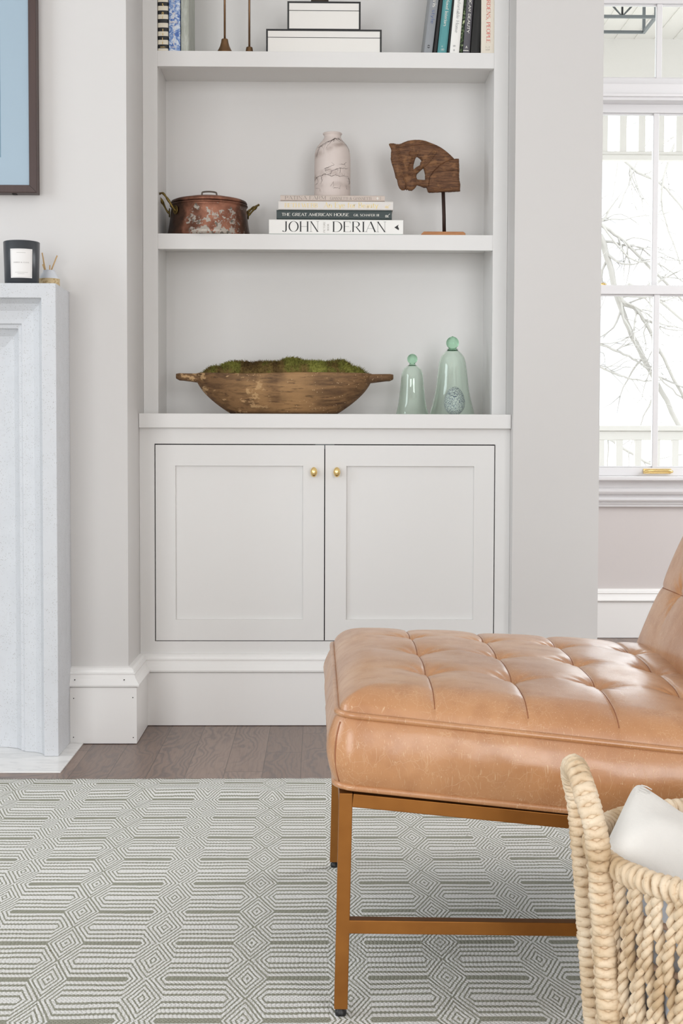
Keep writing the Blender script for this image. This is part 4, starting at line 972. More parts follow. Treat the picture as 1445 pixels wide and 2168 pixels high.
for poly_, w0, dp in (([(222, 245), (330, 222), (420, 212), (540, 205), (640, 212)], 4, 7), ([(160, 415), (230, 400), (330, 392), (390, 378)], 3, 6), ([(540, 442), (620, 432), (720, 424), (760, 425)], 3, 7),
                      ([(548, 530), (640, 520), (740, 505), (860, 500), (948, 486)], 3.5, 8), ([(890, 362), (800, 395), (720, 440), (650, 510), (600, 580), (588, 680)], 5, 11),
                      ([(600, 345), (800, 345)], 2.5, 5), ([(206, 582), (300, 575), (380, 545)], 4, 7), ([(300, 600), (330, 640), (322, 715)], 8, 10), ([(330, 440), (350, 480), (300, 500), (250, 490)], 4, 5), ([(590, 700), (700, 722), (955, 705)], 3, 6), ([(380, 320), (430, 360), (395, 430), (370, 480)], 9, -2)):
    q = pdist(PP, poly_, False); th -= np.where(q < w0*1.3, 2.1*dp*(1-(q/w0/1.3)**2), 0)
dk_ = pdist(PP, [(388, 308), (430, 330), (405, 400), (375, 470)], False); th -= np.where((dk_ < 34), 34*(1-(dk_/34)**2), 0)*(PP[:, 0] < 470)
nz = np.array([mnoise.noise(Vector((x*.013, y*.05, 0)))*7+mnoise.noise(Vector((x*.05, y*.12, 3)))*5 for x, y in PP]); th += nz*np.clip(dd/12, 0, 1)
th = np.maximum(th, 2.0)
# snap rim samples to the outline
mb = MB(); idx = -np.ones(len(PP), int); NY = len(gy_)
allp = [np.array(q, float) for q in (OUT, HOLE1, HOLE2)]
PS = PP.copy()
near_ = np.where((dd < st*1.1) & ins)[0]
for i in near_:
    best = None
    for A in allp:
        B = np.roll(A, -1, 0); ab = B-A; tt_ = np.clip(((PP[i]-A)*ab).sum(1)/((ab*ab).sum(1)+1e-9), 0, 1); C_ = A+tt_[:, None]*ab; d_ = np.hypot(*(C_-PP[i]).T); j = d_.argmin()
        if best is None or d_[j] < best[0]: best = (d_[j], C_[j])
    if best[0] < st*.75: PS[i] = best[1]
ids = np.where(ins)[0]; nI = len(ids); idx[ids] = np.arange(nI)
V = [(hx0+PS[i, 0]*kh, HY-th[i]*kh*.5, hz0-PS[i, 1]*kh) for i in ids]+[(hx0+PS[i, 0]*kh, HY+th[i]*kh*.5, hz0-PS[i, 1]*kh) for i in ids]
FF = []; I2 = idx.reshape(len(gx_), NY); 
full = (I2[:-1, :-1] >= 0) & (I2[1:, :-1] >= 0) & (I2[:-1, 1:] >= 0) & (I2[1:, 1:] >= 0)
ec = {}
for i, j in zip(*np.where(full)):
    q = (I2[i, j], I2[i+1, j], I2[i+1, j+1], I2[i, j+1]); FF.append(q); FF.append(tuple(a+nI for a in reversed(q)))
    for k in range(4):
        e = (q[k], q[(k+1) % 4]); ec[e] = ec.get(e, 0)+1
for (a, b) in ec:
    if (b, a) not in ec: FF.append((b, a, a+nI, b+nI))
used = sorted(set(i for f in FF for i in f)); rm = {a: i for i, a in enumerate(used)}
mb.add([V[i] for i in used], [tuple(int(rm[i]) for i in f) for f in FF])
t = NT('carved_teak'); p = t.pos()
g1 = t.noise(t.map(p, (34, 60, 320)), 1, 5, .65); g2 = t.noise(p, 60, 4)
c = t.ramp(g1, [(.3, srgb(64, 42, 30)), (.5, srgb(100, 68, 46)), (.62, srgb(124, 88, 60)), (.8, srgb(86, 58, 40))])
c = t.mix(t.math('MULTIPLY', t.smooth(g2, .5, .7), .5), c, srgb(150, 108, 70))
nrm = t.bump(t.math('ADD', g1, t.math('MULTIPLY', g2, .5)), .6, .0018); t.bsdf(c, .62, 0, nrm, .3); M['teak'] = t.m
rx = at(938.5, 450, Y=HY)[0]
hs_ = thing('horse_sculpture', (rx, HY, Z2t), 'carved brown wooden horse head on a thin metal rod and wooden base', 'sculpture')
obj('horse_head', mb, M['teak'], hs_)
M['rust'] = flat_mat('rusty_rod', (66, 48, 42), .55, .6, 180, .3, .4)
zr = hz0-742*kh; ra = at(800+772/5.558, 470, Y=HY)[0]
obj('rod', MB().tube([(rx+.002, HY, Z2t+.0085), (rx+.001, HY, (Z2t+zr)/2), (rx-.0015, HY, zr+.004)], .0047, 14), M['rust'], hs_)
t = NT('plain_wood_base'); p = t.pos(); g1 = t.noise(t.map(p, (14, 60, 160)), 1, 4, .6); c = t.ramp(g1, [(.35, srgb(150, 96, 58)), (.55, srgb(186, 130, 84)), (.75, srgb(132, 84, 50))]); t.bsdf(c, .5, 0, t.bump(g1, .3, .001), .35)
bx0, bx1 = at(889.5, 497, Y=.02)[0], at(985, 497, Y=.02)[0]
obj('base', MB().prism([(bx0, Z2t), (bx1, Z2t), (bx1, Z2t+.008), (bx1-.006, Z2t+.0118), (bx0+.009, Z2t+.0118), (bx0+.003, Z2t+.006)], 1, .022, .098), t.m, hs_, bevel=.001)

# boxes and candlesticks on the top shelf
M['lacq'] = flat_mat('white_lacquer', (233, 231, 226), .3, 0, 0)
def keepbox(x0, x1, z0, z1, seam, y0, y1, lab, e=.0045):
    b = thing('storage_box', ((x0+x1)/2, (y0+y1)/2, z0), lab, 'box')
    obj('body', MB().box(x0+.0006, x1-.0006, y0+.0006, y1-.0006, z0+.0005, seam-.0005), M['lacq'], b, bevel=.0005)
    obj('lid', MB().box(x0+.0006, x1-.0006, y0+.0006, y1-.0006, seam, z1-.0005), M['lacq'], b, bevel=.0005)
    def bars(za, zb_, top):
        mb = MB()
        for xx in (x0, x1-e):
            for yy_ in (y0, y1-e): mb.box(xx, xx+e, yy_, yy_+e, za, zb_)
        if top:
            mb.box(x0+e, x1-e, y0, y0+e, z1-e, z1).box(x0+e, x1-e, y1-e, y1, z1-e, z1).box(x0, x0+e, y0+e, y1-e, z1-e, z1).box(x1-e, x1, y0+e, y1-e, z1-e, z1)
            mb.box(x0+e, x1-e, y0, y0+e, seam-.0001, seam+.0006)
        else: mb.box(x0+e, x1-e, y0, y0+e, z0, z0+.0012).box(x0+e, x1-e, y1-e, y1, z0, z0+.0012)
        return mb
    obj('black_edging', bars(z0, seam-.0008, False), M['black'], b); obj('lid_edging', bars(seam, z1, True), M['black'], b)
B1y = .012; zb1 = at(685, 62, Y=B1y)[2]; zb2 = at(685, 3, Y=B1y)[2]
keepbox(at(563, 90, Y=B1y)[0], at(807.5, 90, Y=B1y)[0], ZAt, zb1, at(685, 79.6, Y=B1y)[2], B1y, .19, 'large flat white box with black edges at the bottom of the pair')
keepbox(at(608, 30, Y=B1y)[0], at(763, 30, Y=B1y)[0], zb1+.0002, zb2, at(685, 22.4, Y=B1y)[2], B1y, .17, 'smaller white box with black edges stacked on the larger flat box')
ox = at(676.5, 2, Y=.06)[0]
om = MB().lathe([(0, 0), (.017, 0), (.0215, .004), (.0235, .012), (.022, .022), (.016, .031), (.006, .036), (0, .037)], (ox, .06, zb2), 28)
tag(obj('carved_ornament', om, flat_mat('dark_knotted_wood', (66, 54, 42), .7, 0, 240, 1, .5), base=(ox, .06, zb2)), 'dark rough round ornament on top of the smaller white box', 'ornament')
t = NT('antique_brass'); p = t.pos(); c = t.mix(t.noise(p, 30, 4), srgb(150, 116, 84), srgb(108, 82, 58)); t.bsdf(c, .38, .85); M['abrass'] = t.m
def stick(px, y, lab):
    x = at(px, 90, Y=y)[0]; cs = thing('candlestick', (x, y, ZAt), lab, 'candlestick')
    obj('base', MB().lathe([(0, 0), (.0212, 0), (.0206, .002), (.0165, .009), (.0125, .017), (.0098, .026), (.0084, .0345), (.0078, .0358), (0, .0358)], (x, y, ZAt), 36), M['abrass'], cs)
    obj('stem', MB().tube([(x, y, ZAt+.035), (x, y, ZAt+.30)], .0027, 12), M['abrass'], cs)
    obj('candle_cup', MB().lathe([(0, .30), (.004, .30), (.013, .305), (.014, .307), (.0135, .33), (.011, .33), (.010, .31), (0, .31)], (x, y, ZAt), 28), M['abrass'], cs)
stick(475.5, .022, 'antique brass candlestick nearer the books, its flared foot fully visible')
stick(527.5, .095, 'antique brass candlestick set farther back, beside the white boxes')

# dough bowl with moss
BY = .045; kb = KPX*(1+BY/3.702)
bx_ = at(601, 880, Y=BY)[0]; zr_ = at(600, 789, Y=BY-.085)[2]; hb = zr_-Zc
def bowl_ring(a, b, z, n=96, e=2.35):
    out = []
    for i in range(n):
        th_ = 2*PI*i/n; c_, s1 = math.cos(th_), math.sin(th_)
        out.append((bx_+a*np.sign(c_)*abs(c_)**(2/e), BY+b*np.sign(s1)*abs(s1)**(2/e), z))
    return out
rows = []; A0, A1 = .134, .232; B0, B1 = .045, .088
for i in range(15):
    v = i/14; w_ = math.sin(v*PI/2)**.9
    rows.append((A0+(A1-A0)*(1-(1-v)**1.8), B0+(B1-B0)*w_, v*hb))
rings_ = [bowl_ring(a*s0, b*s0, Zc+z) for s0, (a, b, z) in ((.02, rows[0]),)]
rings_ = [bowl_ring(A0*.05, B0*.05, Zc)]+[bowl_ring(a, b, Zc+z) for a, b, z in rows]+[bowl_ring(A1-.004, B1-.003, Zc+hb+.002), bowl_ring(A1-.011, B1-.011, Zc+hb)]
rings_ += [bowl_ring(a-.013, b-.013, Zc+max(z, .012)) for a, b, z in reversed(rows[:13])]+[bowl_ring(A0*.04, B0*.04, Zc+.012)]
def wob(v):
    x, y, z = v; nn = mnoise.noise(Vector((x*9, y*14, z*12)))*.0035+mnoise.noise(Vector((x*30, y*30, z*40)))*.001
    f_ = min(1, (z-Zc)/.02); dip = -.0035*math.exp(-((x-bx_+.09)/.09)**2)*max(0, (z-Zc)/hb)
    return (x, y+nn*f_*(1 if y > BY else -1), z+dip)
rings_ = [[wob(v) for v in r_] for r_ in rings_]
t = NT('weathered_bowl_wood'); p = t.pos(); s_ = t.sep(p)
g1 = t.noise(t.map(p, (9, 30, 60)), 1, 6, .65, dist=.4); g2 = t.noise(p, 12, 4); g3 = t.noise(t.map(p, (26, 60, 190)), 1, 5, .7)
c = t.ramp(g1, [(.3, srgb(84, 62, 44)), (.45, srgb(116, 88, 60)), (.56, srgb(146, 112, 76)), (.7, srgb(98, 72, 50))])
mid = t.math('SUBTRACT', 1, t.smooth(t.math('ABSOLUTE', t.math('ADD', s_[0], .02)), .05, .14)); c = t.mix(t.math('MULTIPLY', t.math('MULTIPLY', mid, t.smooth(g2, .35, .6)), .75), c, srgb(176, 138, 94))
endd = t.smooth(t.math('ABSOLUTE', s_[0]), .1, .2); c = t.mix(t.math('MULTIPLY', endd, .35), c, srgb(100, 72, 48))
c = t.mix(t.math('MULTIPLY', t.smooth(g3, .54, .66), .7), c, srgb(62, 44, 32))
wornz = t.math('MULTIPLY', t.smooth(t.noise(t.map(p, (20, 20, 34)), 1, 5, .7), .56, .59), t.smooth(t.math('MULTIPLY', s_[0], -1), -.02, .1)); c = t.mix(t.math('MULTIPLY', wornz, .8), c, srgb(206, 170, 124))
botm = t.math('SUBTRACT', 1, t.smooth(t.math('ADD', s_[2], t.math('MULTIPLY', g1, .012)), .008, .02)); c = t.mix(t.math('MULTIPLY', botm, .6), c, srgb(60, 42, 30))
fl = t.vor(p, 130); fleck = t.math('MULTIPLY', t.math('LESS_THAN', fl, .13), t.math('GREATER_THAN', t.math('ADD', t.noise(p, 20, 3), t.math('MULTIPLY', s_[0], .5)), .56)); c = t.mix(fleck, c, srgb(214, 186, 146))
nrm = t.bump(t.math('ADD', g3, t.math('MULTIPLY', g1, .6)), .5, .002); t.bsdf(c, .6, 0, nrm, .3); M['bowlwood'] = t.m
dbowl = thing('dough_bowl', (bx_, BY, Zc), 'long weathered wooden dough bowl with two end handles holding moss', 'bowl')
mb = MB()
n_ = 96
vs = [v for r_ in rings_ for v in r_]; fs = [(i*n_+k, i*n_+(k+1) % n_, (i+1)*n_+(k+1) % n_, (i+1)*n_+k) for i in range(len(rings_)-1) for k in range(n_)]
fs += [tuple(reversed(range(n_))), tuple((len(rings_)-1)*n_+k for k in range(n_))]
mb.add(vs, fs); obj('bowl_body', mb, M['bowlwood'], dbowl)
for sx in (-1, 1):
    mb = MB(); ringsH = []
    xe = at(373.5 if sx < 0 else 831.5, 793, Y=BY)[0]
    for q in np.linspace(0, 1, 9):
        xx = bx_+sx*(A1-.018)+(xe-(bx_+sx*(A1-.018)))*q; hw = .034*(1-q*.35); zt_ = Zc+hb+.001+.001*q; th_ = .025-.006*min(1, q*1.3)
        if q > .95: hw *= .8; th_ *= .7; zt_ -= .0015
        rr = []
        for a in np.linspace(0, 2*PI, 17)[:-1]:
            ca, sa = math.cos(a), math.sin(a); rr.append((xx, BY+hw*np.sign(ca)*abs(ca)**.6, zt_-th_/2+th_/2*np.sign(sa)*abs(sa)**.6))
        ringsH.append(rr)
    vs = [v for r_ in ringsH for v in r_]; fs = [(i*16+k, i*16+(k+1) % 16, (i+1)*16+(k+1) % 16, (i+1)*16+k) for i in range(8) for k in range(16)]+[tuple(range(16)), tuple(8*16+k for k in range(16))]
    mb.add(vs, fs); obj('handle', mb, M['bowlwood'], dbowl)
# moss
def mossh(x, y):
    px_ = (x-bx_)/.222; py_ = (y-BY)/.074; r2 = px_*px_+py_*py_
    if r2 > 1: return None
    lumps = .008*math.exp(-((x-bx_+.125)/.045)**2)+.007*math.exp(-((x-bx_+.045)/.03)**2)+.015*math.exp(-((x-bx_-.022)/.035)**2)+.009*math.exp(-((x-bx_-.085)/.03)**2)+.012*math.exp(-((x-bx_-.145)/.03)**2)
    return Zc+hb-.006+(.026+lumps*1.15)*(1-r2**3)**.6+mnoise.noise(Vector((x*40, y*40, 1)))*.006+mnoise.noise(Vector((x*110, y*110, 4)))*.003
t = NT('moss'); p = t.pos(); n1 = t.noise(t.map(p, (1, 1, .6)), 16, 4, .6); n2 = t.noise(p, 160, 3)
c = t.ramp(n1, [(.40, srgb(96, 76, 48)), (.49, srgb(124, 104, 62)), (.54, srgb(114, 112, 56)), (.62, srgb(150, 150, 76)), (.75, srgb(118, 124, 60))])
c = t.mix(t.math('MULTIPLY', n2, .3), c, srgb(60, 58, 26)); t.bsdf(c, .9, 0, t.bump(n2, .8, .003), .1); M['moss'] = t.m
mb = MB(); NX, NYy = 110, 40
Pm = []
for i in range(NX+1):
    for j in range(NYy+1):
        a = -1+2*i/NX; b_ = -1+2*j/NYy; x = bx_+.222*a; y = BY+.074*b_*math.sqrt(max(0, 1-a*a))
        h_ = mossh(bx_+(x-bx_)*.999, BY+(y-BY)*.999); Pm.append((x, y, h_ if h_ else Zc+hb-.01))
mb.add(Pm, [(i*(NYy+1)+j, (i+1)*(NYy+1)+j, (i+1)*(NYy+1)+j+1, i*(NYy+1)+j+1) for i in range(NX) for j in range(NYy)])
for _ in range(15000):
    a = rng.uniform(-1, 1); b_ = rng.uniform(-1, 1)
    if a*a+b_*b_ > .985: continue
    x, y = bx_+.222*a, BY+.074*b_; z = mossh(x, y)
    if z is None: continue
    L = rng.uniform(.004, .0125)*(1.3 if x > bx_+.12 else 1); d = np.array([rng.normal(0, .8)+a*.3, rng.normal(0, .8)+b_*.5, 1.0]); d /= np.linalg.norm(d); ww_ = rng.uniform(.0004, .0008)
    sd_ = np.cross(d, rng.normal(0, 1, 3)); sd_ /= np.linalg.norm(sd_); o_ = np.array([x, y, z-.001]); b1 = o_+d*L*.5+rng.normal(0, .0006, 3)
    mb.add([o_-sd_*ww_, o_+sd_*ww_, b1+sd_*ww_, b1-sd_*ww_, o_+d*L+rng.normal(0, .001, 3)+np.array([0, 0, -.001])], [(0, 1, 2, 3), (3, 2, 4)])
tag(obj('moss', mb, M['moss'], base=(bx_, BY, Zc+hb), recalc=False), 'green and brown preserved moss heaped in the dough bowl', 'moss', kind='stuff')

# glass bells and the egg
t = NT('sea_green_glass'); g_ = t.n('ShaderNodeBsdfGlass'); g_.inputs['Color'].default_value = (.952, .99, .962, 1); g_.inputs['Roughness'].default_value = .0; g_.inputs['IOR'].default_value = 1.45
t.l(g_.outputs[0], t.out.inputs[0]); M['gglass'] = t.m
t = NT('sea_green_solid_glass'); g_ = t.n('ShaderNodeBsdfGlass'); g_.inputs['Color'].default_value = (.74, .93, .80, 1); g_.inputs['IOR'].default_value = 1.25
t.l(g_.outputs[0], t.out.inputs[0]); M['gknob'] = t.m
GYc = .03; kg = KPX*(1+GYc/3.702)/4.817
def bell(cxp, prof, knobc, knobr, neck, lab, nub=False):
    x = at(800+cxp/4.817, 870, Y=GYc)[0]; zb_ = 893
    # crop y -> height above the counter (the counter edge hides the first millimetres)
    hz = lambda y: at(0, 690+y/4.817, Y=GYc)[2]-Zc
    b = thing('glass_bell', (x, GYc, Zc), lab, 'glass bell', 'pale green glass bells')
    top = neck[1]
    pr = [(hw*kg, hz(y)) for y, hw in prof]
    pr.sort(key=lambda q: q[1]); base = [(pr[0][0]*1.03, .0002)]+pr
    sm = [tuple(q) for q in spl([(a, h_) for a, h_ in base], 5)]
    th_ = .0016; ins_ = []
    for i, (a, h_) in enumerate(sm):
        p0 = sm[max(i-1, 0)]; p1 = sm[min(i+1, len(sm)-1)]; dx, dz = p1[0]-p0[0], p1[1]-p0[1]; L = math.hypot(dx, dz)
        ins_.append((max(a-th_*dz/L, .0005), max(h_-(-dx)/L*th_*1.0, .0002)))
    prof_ = sm+[(.0, sm[-1][1]+.0002), ]; inner = [(0, sm[-1][1]-.004)]+[q for q in reversed(ins_) if q[1] < sm[-1][1]-.0045]
    mb = MB().lathe(sm+[(0.0, sm[-1][1]+.0003)]+inner, (x, GYc, Zc), 72, closed=True)
    obj('dome', mb, M['gglass'], b, weld=True)
    kc = hz(knobc); kr = knobr*kg; zn = hz(neck[0]); rn = neck[1]*kg
    kp_ = [(0, sm[-1][1]-.001), (rn*1.45, sm[-1][1]+.0004), (rn, zn)]
    a0 = math.acos(min(1, max(-1, (kc-zn)/kr)))
    ang = [a0+(PI-a0)*i/14 for i in range(15)]
    kp_ += [(kr*math.sin(a), kc-kr*math.cos(a)) for a in ang if kr*math.sin(a) > rn*.8 or a > PI/2]
    kp_[-1] = (0, kc+kr+(.0012 if nub else 0))
    obj('knob', MB().lathe(kp_, (x, GYc, Zc), 40), M['gknob'], b, weld=True)
    return x
bell(346, [(893, 167), (860, 160), (820, 150), (760, 139), (700, 131), (600, 121), (500, 112), (460, 104), (430, 92), (410, 74), (396, 56), (385, 38), (378, 26)], 322, 52, (374, 27), 'smaller pale green glass bell, empty, left of the taller bell')
gx2 = bell(754, [(893, 234), (850, 220), (800, 206), (740, 191), (680, 178), (600, 165), (500, 154), (400, 142), (340, 131), (300, 117), (268, 94), (245, 72), (230, 55), (222, 45)], 156, 65, (216, 43), 'taller pale green glass bell covering a speckled egg', True)
t = NT('pebbled_egg'); p = t.pos(); d1 = t.vor(p, 400, rnd=.75); dots_ = t.smooth(d1, .5, .62)
big = t.vor(p, 60); hole = t.math('LESS_THAN', t.vmath('LENGTH', p) if False else t.noise(p, 22, 2), .40)
c = t.mix(dots_, srgb(246, 246, 247), srgb(136, 146, 168)); c = t.mix(t.math('MULTIPLY', t.math('MULTIPLY', dots_, hole), .6), c, srgb(52, 64, 92))
t.bsdf(c, .35, 0, t.bump(t.math('SUBTRACT', 1, dots_), .5, .0008), .4)
ey = GYc; ex = at(800+778/4.817, 850, Y=ey)[0]; ez = at(0, 690+745/4.817, Y=ey)[2]; hh_ = .0375
em = MB(); vs_ = MB().sphere((0, 0, 0), 1, 1, 1, 40, 28)
em.add([(ex+v[0]*.0272*(1-.12*v[2]), ey+v[1]*.0272*(1-.12*v[2]), Zc+hh_+.0002+v[2]*hh_) for v in vs_.v], vs_.f)
tag(obj('decorative_egg', em, t.m, base=(ex, ey, Zc)), 'silvery white speckled egg standing under the taller glass bell', 'egg')

# ================================================================== RUG
RX0, RX1, RY0, RY1 = -2.3, 1.75, -3.15, -.7205
t = NT('woven_rug'); p = t.wpos()
wv = t.vmath('SCALE', t.vmath('SUBTRACT', t.noise(p, 3.2, 2, out='Color'), (.5, .5, .5)), scale=.014)
wv2 = t.vmath('SCALE', t.vmath('SUBTRACT', t.noise(p, 45, 2, out='Color'), (.5, .5, .5)), scale=.0022)
q = t.vmath('ADD', t.vmath('ADD', p, wv), wv2); s_ = t.sep(q)
DX, PYd, y0, Wz = .131, .1365, -1.722, .0262; Hh = PYd/2; kk = Hh/Wz
# stepped like the knots of the weave
def snap(v, step): return t.math('MULTIPLY', t.math('ROUND', t.math('DIVIDE', v, step)), step)
xq = s_[0]; yq = s_[1]
cxn = t.math('DIVIDE', t.math('ADD', xq, .0725), DX); ci = t.math('ROUND', cxn)
sdist = t.math('MULTIPLY', t.math('ABSOLUTE', t.math('SUBTRACT', cxn, ci)), DX)
par = t.math('GREATER_THAN', t.math('ABSOLUTE', t.math('SUBTRACT', t.math('MULTIPLY', ci, .5), t.math('ROUND', t.math('MULTIPLY', ci, .5)))), .25)
ty = t.math('DIVIDE', t.math('SUBTRACT', yq, y0), PYd); a_ = t.math('MULTIPLY', t.math('ABSOLUTE', t.math('SUBTRACT', ty, t.math('ROUND', ty))), PYd)
v = t.math('ADD', t.math('MULTIPLY', par, t.math('SUBTRACT', Hh, t.math('MULTIPLY', a_, 2))), a_)
ks = t.math('MULTIPLY', sdist, kk); zone = t.math('LESS_THAN', sdist, Wz); d = t.math('ADD', v, ks)
inn = t.math('MULTIPLY', t.math('LESS_THAN', d, Hh), zone)
outz = t.math('SUBTRACT', t.math('MAXIMUM', t.math('SUBTRACT', d, Hh), 0), 0)
phi = t.math('ADD', t.math('MULTIPLY', zone, outz), t.math('MULTIPLY', t.math('SUBTRACT', 1, zone), v))
phi = t.math('ADD', t.math('MULTIPLY', inn, d), t.math('MULTIPLY', t.math('SUBTRACT', 1, inn), phi))
phn = t.math('DIVIDE', phi, Hh)
rowi = t.math('FLOOR', t.math('DIVIDE', s_[1], .0043)); wnr = t.n('ShaderNodeTexWhiteNoise', noise_dimensions='1D'); t.l(rowi, wnr.inputs['W'])
rsh = t.math('MULTIPLY', wnr.outputs['Value'], .0054)
bead = t.math('COSINE', t.math('MULTIPLY', t.math('ADD', s_[0], rsh), 2*PI/.0054))
thin_ = t.math('GREATER_THAN', t.math('COSINE', t.math('MULTIPLY', t.math('SUBTRACT', phn, .30), 2*PI/.257)), t.math('ADD', t.math('SUBTRACT', .34, t.math('MULTIPLY', par, .68)), t.math('MULTIPLY', bead, .3)))
gg = t.math('MAXIMUM', t.math('LESS_THAN', phn, t.math('SUBTRACT', .11, t.math('MULTIPLY', zone, .085))), t.math('MULTIPLY', thin_, t.math('LESS_THAN', phn, .88)))
gg = t.math('MAXIMUM', gg, t.math('MULTIPLY', inn, t.math('GREATER_THAN', phn, .975)))
gg = t.math('ABSOLUTE', t.math('SUBTRACT', gg, par))
# knots
kn = t.math('ABSOLUTE', t.math('SINE', t.math('MULTIPLY', t.math('ADD', s_[0], rsh), PI/.0054)))
rw = t.math('ABSOLUTE', t.math('SINE', t.math('MULTIPLY', s_[1], PI/.0043)))
hgt = t.math('MULTIPLY', t.math('POWER', kn, .6), t.math('POWER', rw, .6))
fz = t.noise(p, 520, 2); big = t.noise(p, 3, 3)
wc = t.mix(fz, srgb(250, 249, 247), srgb(236, 235, 232)); gc = t.mix(fz, srgb(174, 174, 160), srgb(140, 141, 124))
c = t.mix(gg, wc, gc); c = t.mix(t.math('MULTIPLY', big, .12), c, srgb(190, 186, 170))
speck = t.math('MULTIPLY', t.math('LESS_THAN', t.vor(p, 22), .05), t.math('GREATER_THAN', t.noise(p, 14, 1), .56)); c = t.mix(t.math('MULTIPLY', speck, .6), c, srgb(112, 100, 76))
c = t.mix(t.math('MULTIPLY', t.math('SUBTRACT', 1, hgt), .14), c, srgb(128, 126, 110))  # occlusion shade between the knots, put into the colour
nrm = t.bump(t.math('ADD', hgt, t.math('ADD', t.math('MULTIPLY', fz, .3), t.math('MULTIPLY', gg, -.4))), .7, .0022)
t.bsdf(c, .9, 0, nrm, .12); M['rug'] = t.m
nx, ny = 260, 160; P = []
def rugz(x, y):
    e = min(1, min(x-RX0, RX1-x, y-RY0, RY1-y)/.05)
    b = .0028*(math.sin(x*7+y*4)*math.exp(-((y+.83)/.045)**2))*e
    return .0085+max(-.003, e*(.0016*mnoise.noise(Vector((x*3.1, y*3.1, 0))))+b+.0045*math.exp(-((y+.865+.03*math.sin(x*2.3))/.028)**2)*e*max(0, math.sin((x+1.2)*1.7)))
for i in range(nx+1):
    for j in range(ny+1):
        x = RX0+(RX1-RX0)*i/nx; jj = (j/ny)**1.6 if False else j/ny; y = RY0+(RY1-RY0)*jj
        if j == ny: y += .0018*math.sin(x*PI/.011)+.003*math.sin(x*3.3)
        P.append((x, y, rugz(x, y)))
mb = MB().add(P, [(i*(ny+1)+j, (i+1)*(ny+1)+j, (i+1)*(ny+1)+j+1, i*(ny+1)+j+1) for i in range(nx) for j in range(ny)])
edge = [i*(ny+1) for i in range(nx+1)]+[nx*(ny+1)+j for j in range(1, ny+1)]+[i*(ny+1)+ny for i in range(nx-1, -1, -1)]+[j for j in range(ny-1, 0, -1)]
b0 = len(mb.v); mb.v.extend([(mb.v[i][0], mb.v[i][1], .0004) for i in edge]); ne = len(edge)
mb.f.extend([(edge[k], b0+k, b0+(k+1) % ne, edge[(k+1) % ne]) for k in range(ne)])
tag(obj('rug', mb, M['rug'], base=(0, -2, 0)), 'flat woven rug in cream and sage green diamond pattern on the floor', 'rug')

# ================================================================== LEATHER CHAIR
t = NT('tan_leather'); p = t.wpos()
wp = t.vmath('ADD', p, t.vmath('SCALE', t.vmath('SUBTRACT', t.noise(p, 16, 4, .6, out='Color'), (.5, .5, .5)), scale=.035))
def crack(scale, off, width, thr):
    e = t.vor(t.vmath('ADD', wp, off), scale, 'DISTANCE_TO_EDGE'); m_ = t.math('SUBTRACT', 1, t.smooth(e, 0, width))
    return t.math('MULTIPLY', m_, t.smooth(t.noise(t.vmath('ADD', p, off), 13, 3), thr, thr+.12))
k1 = crack(30, (0, 0, 0), .016, .47); k2 = crack(70, (2, 1, 3), .028, .45); k3 = crack(150, (5, 2, 1), .045, .47)
ck_ = t.math('MULTIPLY', t.math('MAXIMUM', k1, t.math('MULTIPLY', k2, .9)), .5)
wq = t.vmath('ADD', p, t.vmath('SCALE', t.vmath('SUBTRACT', t.noise(p, 22, 2, .5, out='Color'), (.5, .5, .5)), scale=.02))
for ang, off in (((.3, .5, .2), 0), ((1.1, .9, .7), 3), ((.6, 1.7, 1.4), 7), ((1.9, .3, 2.2), 11), ((2.5, 1.2, .4), 15), ((.1, 2.4, 1.1), 19)):
    st_ = t.noise(t.map(wq, (620, 620, 15), (off, off*.7, off*.3), ang), 1, 1, .4)
    ck_ = t.math('MAXIMUM', ck_, t.math('MULTIPLY', t.smooth(st_, .68, .80), t.smooth(t.noise(t.vmath('ADD', p, (off, 1, 2)), 7, 2), .38, .56)))
n1 = t.noise(p, 5, 4); n2 = t.noise(p, 34, 4)
c = t.ramp(n1, [(.3, srgb(172, 120, 78)), (.5, srgb(184, 132, 88)), (.7, srgb(196, 146, 102))])
c = t.mix(t.math('MULTIPLY', t.smooth(n2, .45, .7), .35), c, srgb(156, 102, 60))
c = t.mix(t.math('MULTIPLY', ck_, .55), c, srgb(222, 190, 152))
pores = t.noise(p, 420, 2)
wr = t.noise(t.map(p, (9, 9, 50)), 1, 4, .6)
nrm = t.bump(t.math('ADD', t.math('MULTIPLY', pores, .25), t.math('SUBTRACT', t.math('MULTIPLY', wr, .5), t.math('MULTIPLY', ck_, .5))), .28, .0016)
t.bsdf(c, t.math('ADD', .28, t.math('MULTIPLY', n2, .18)), 0, nrm, .6, coat=.5); M['leather'] = t.m
M['thread'] = flat_mat('leather_seam', (146, 92, 58), .6)
SL, SW, SH = .60, .632, .0885
def perim(L, W, r_, n=10, m_=60):
    """rounded rectangle, counter-clockwise, evenly sampled"""
    out = []
    for cx, cy, a0 in ((L-r_, r_, -90), (L-r_, W-r_, 0), (r_, W-r_, 90), (r_, r_, 180)):
        for i in range(n): a = math.radians(a0+90*i/(n-1)); out.append((cx+r_*math.cos(a), cy+r_*math.sin(a), math.cos(a), math.sin(a)))
    res = []
    for i in range(len(out)):
        a, b = out[i], out[(i+1) % len(out)]; d = math.hypot(b[0]-a[0], b[1]-a[1]); k = max(1, int(d/.012))
        for j in range(k): q = j/k; res.append(tuple(a[z]+(b[z]-a[z])*q for z in range(4)))
    return res
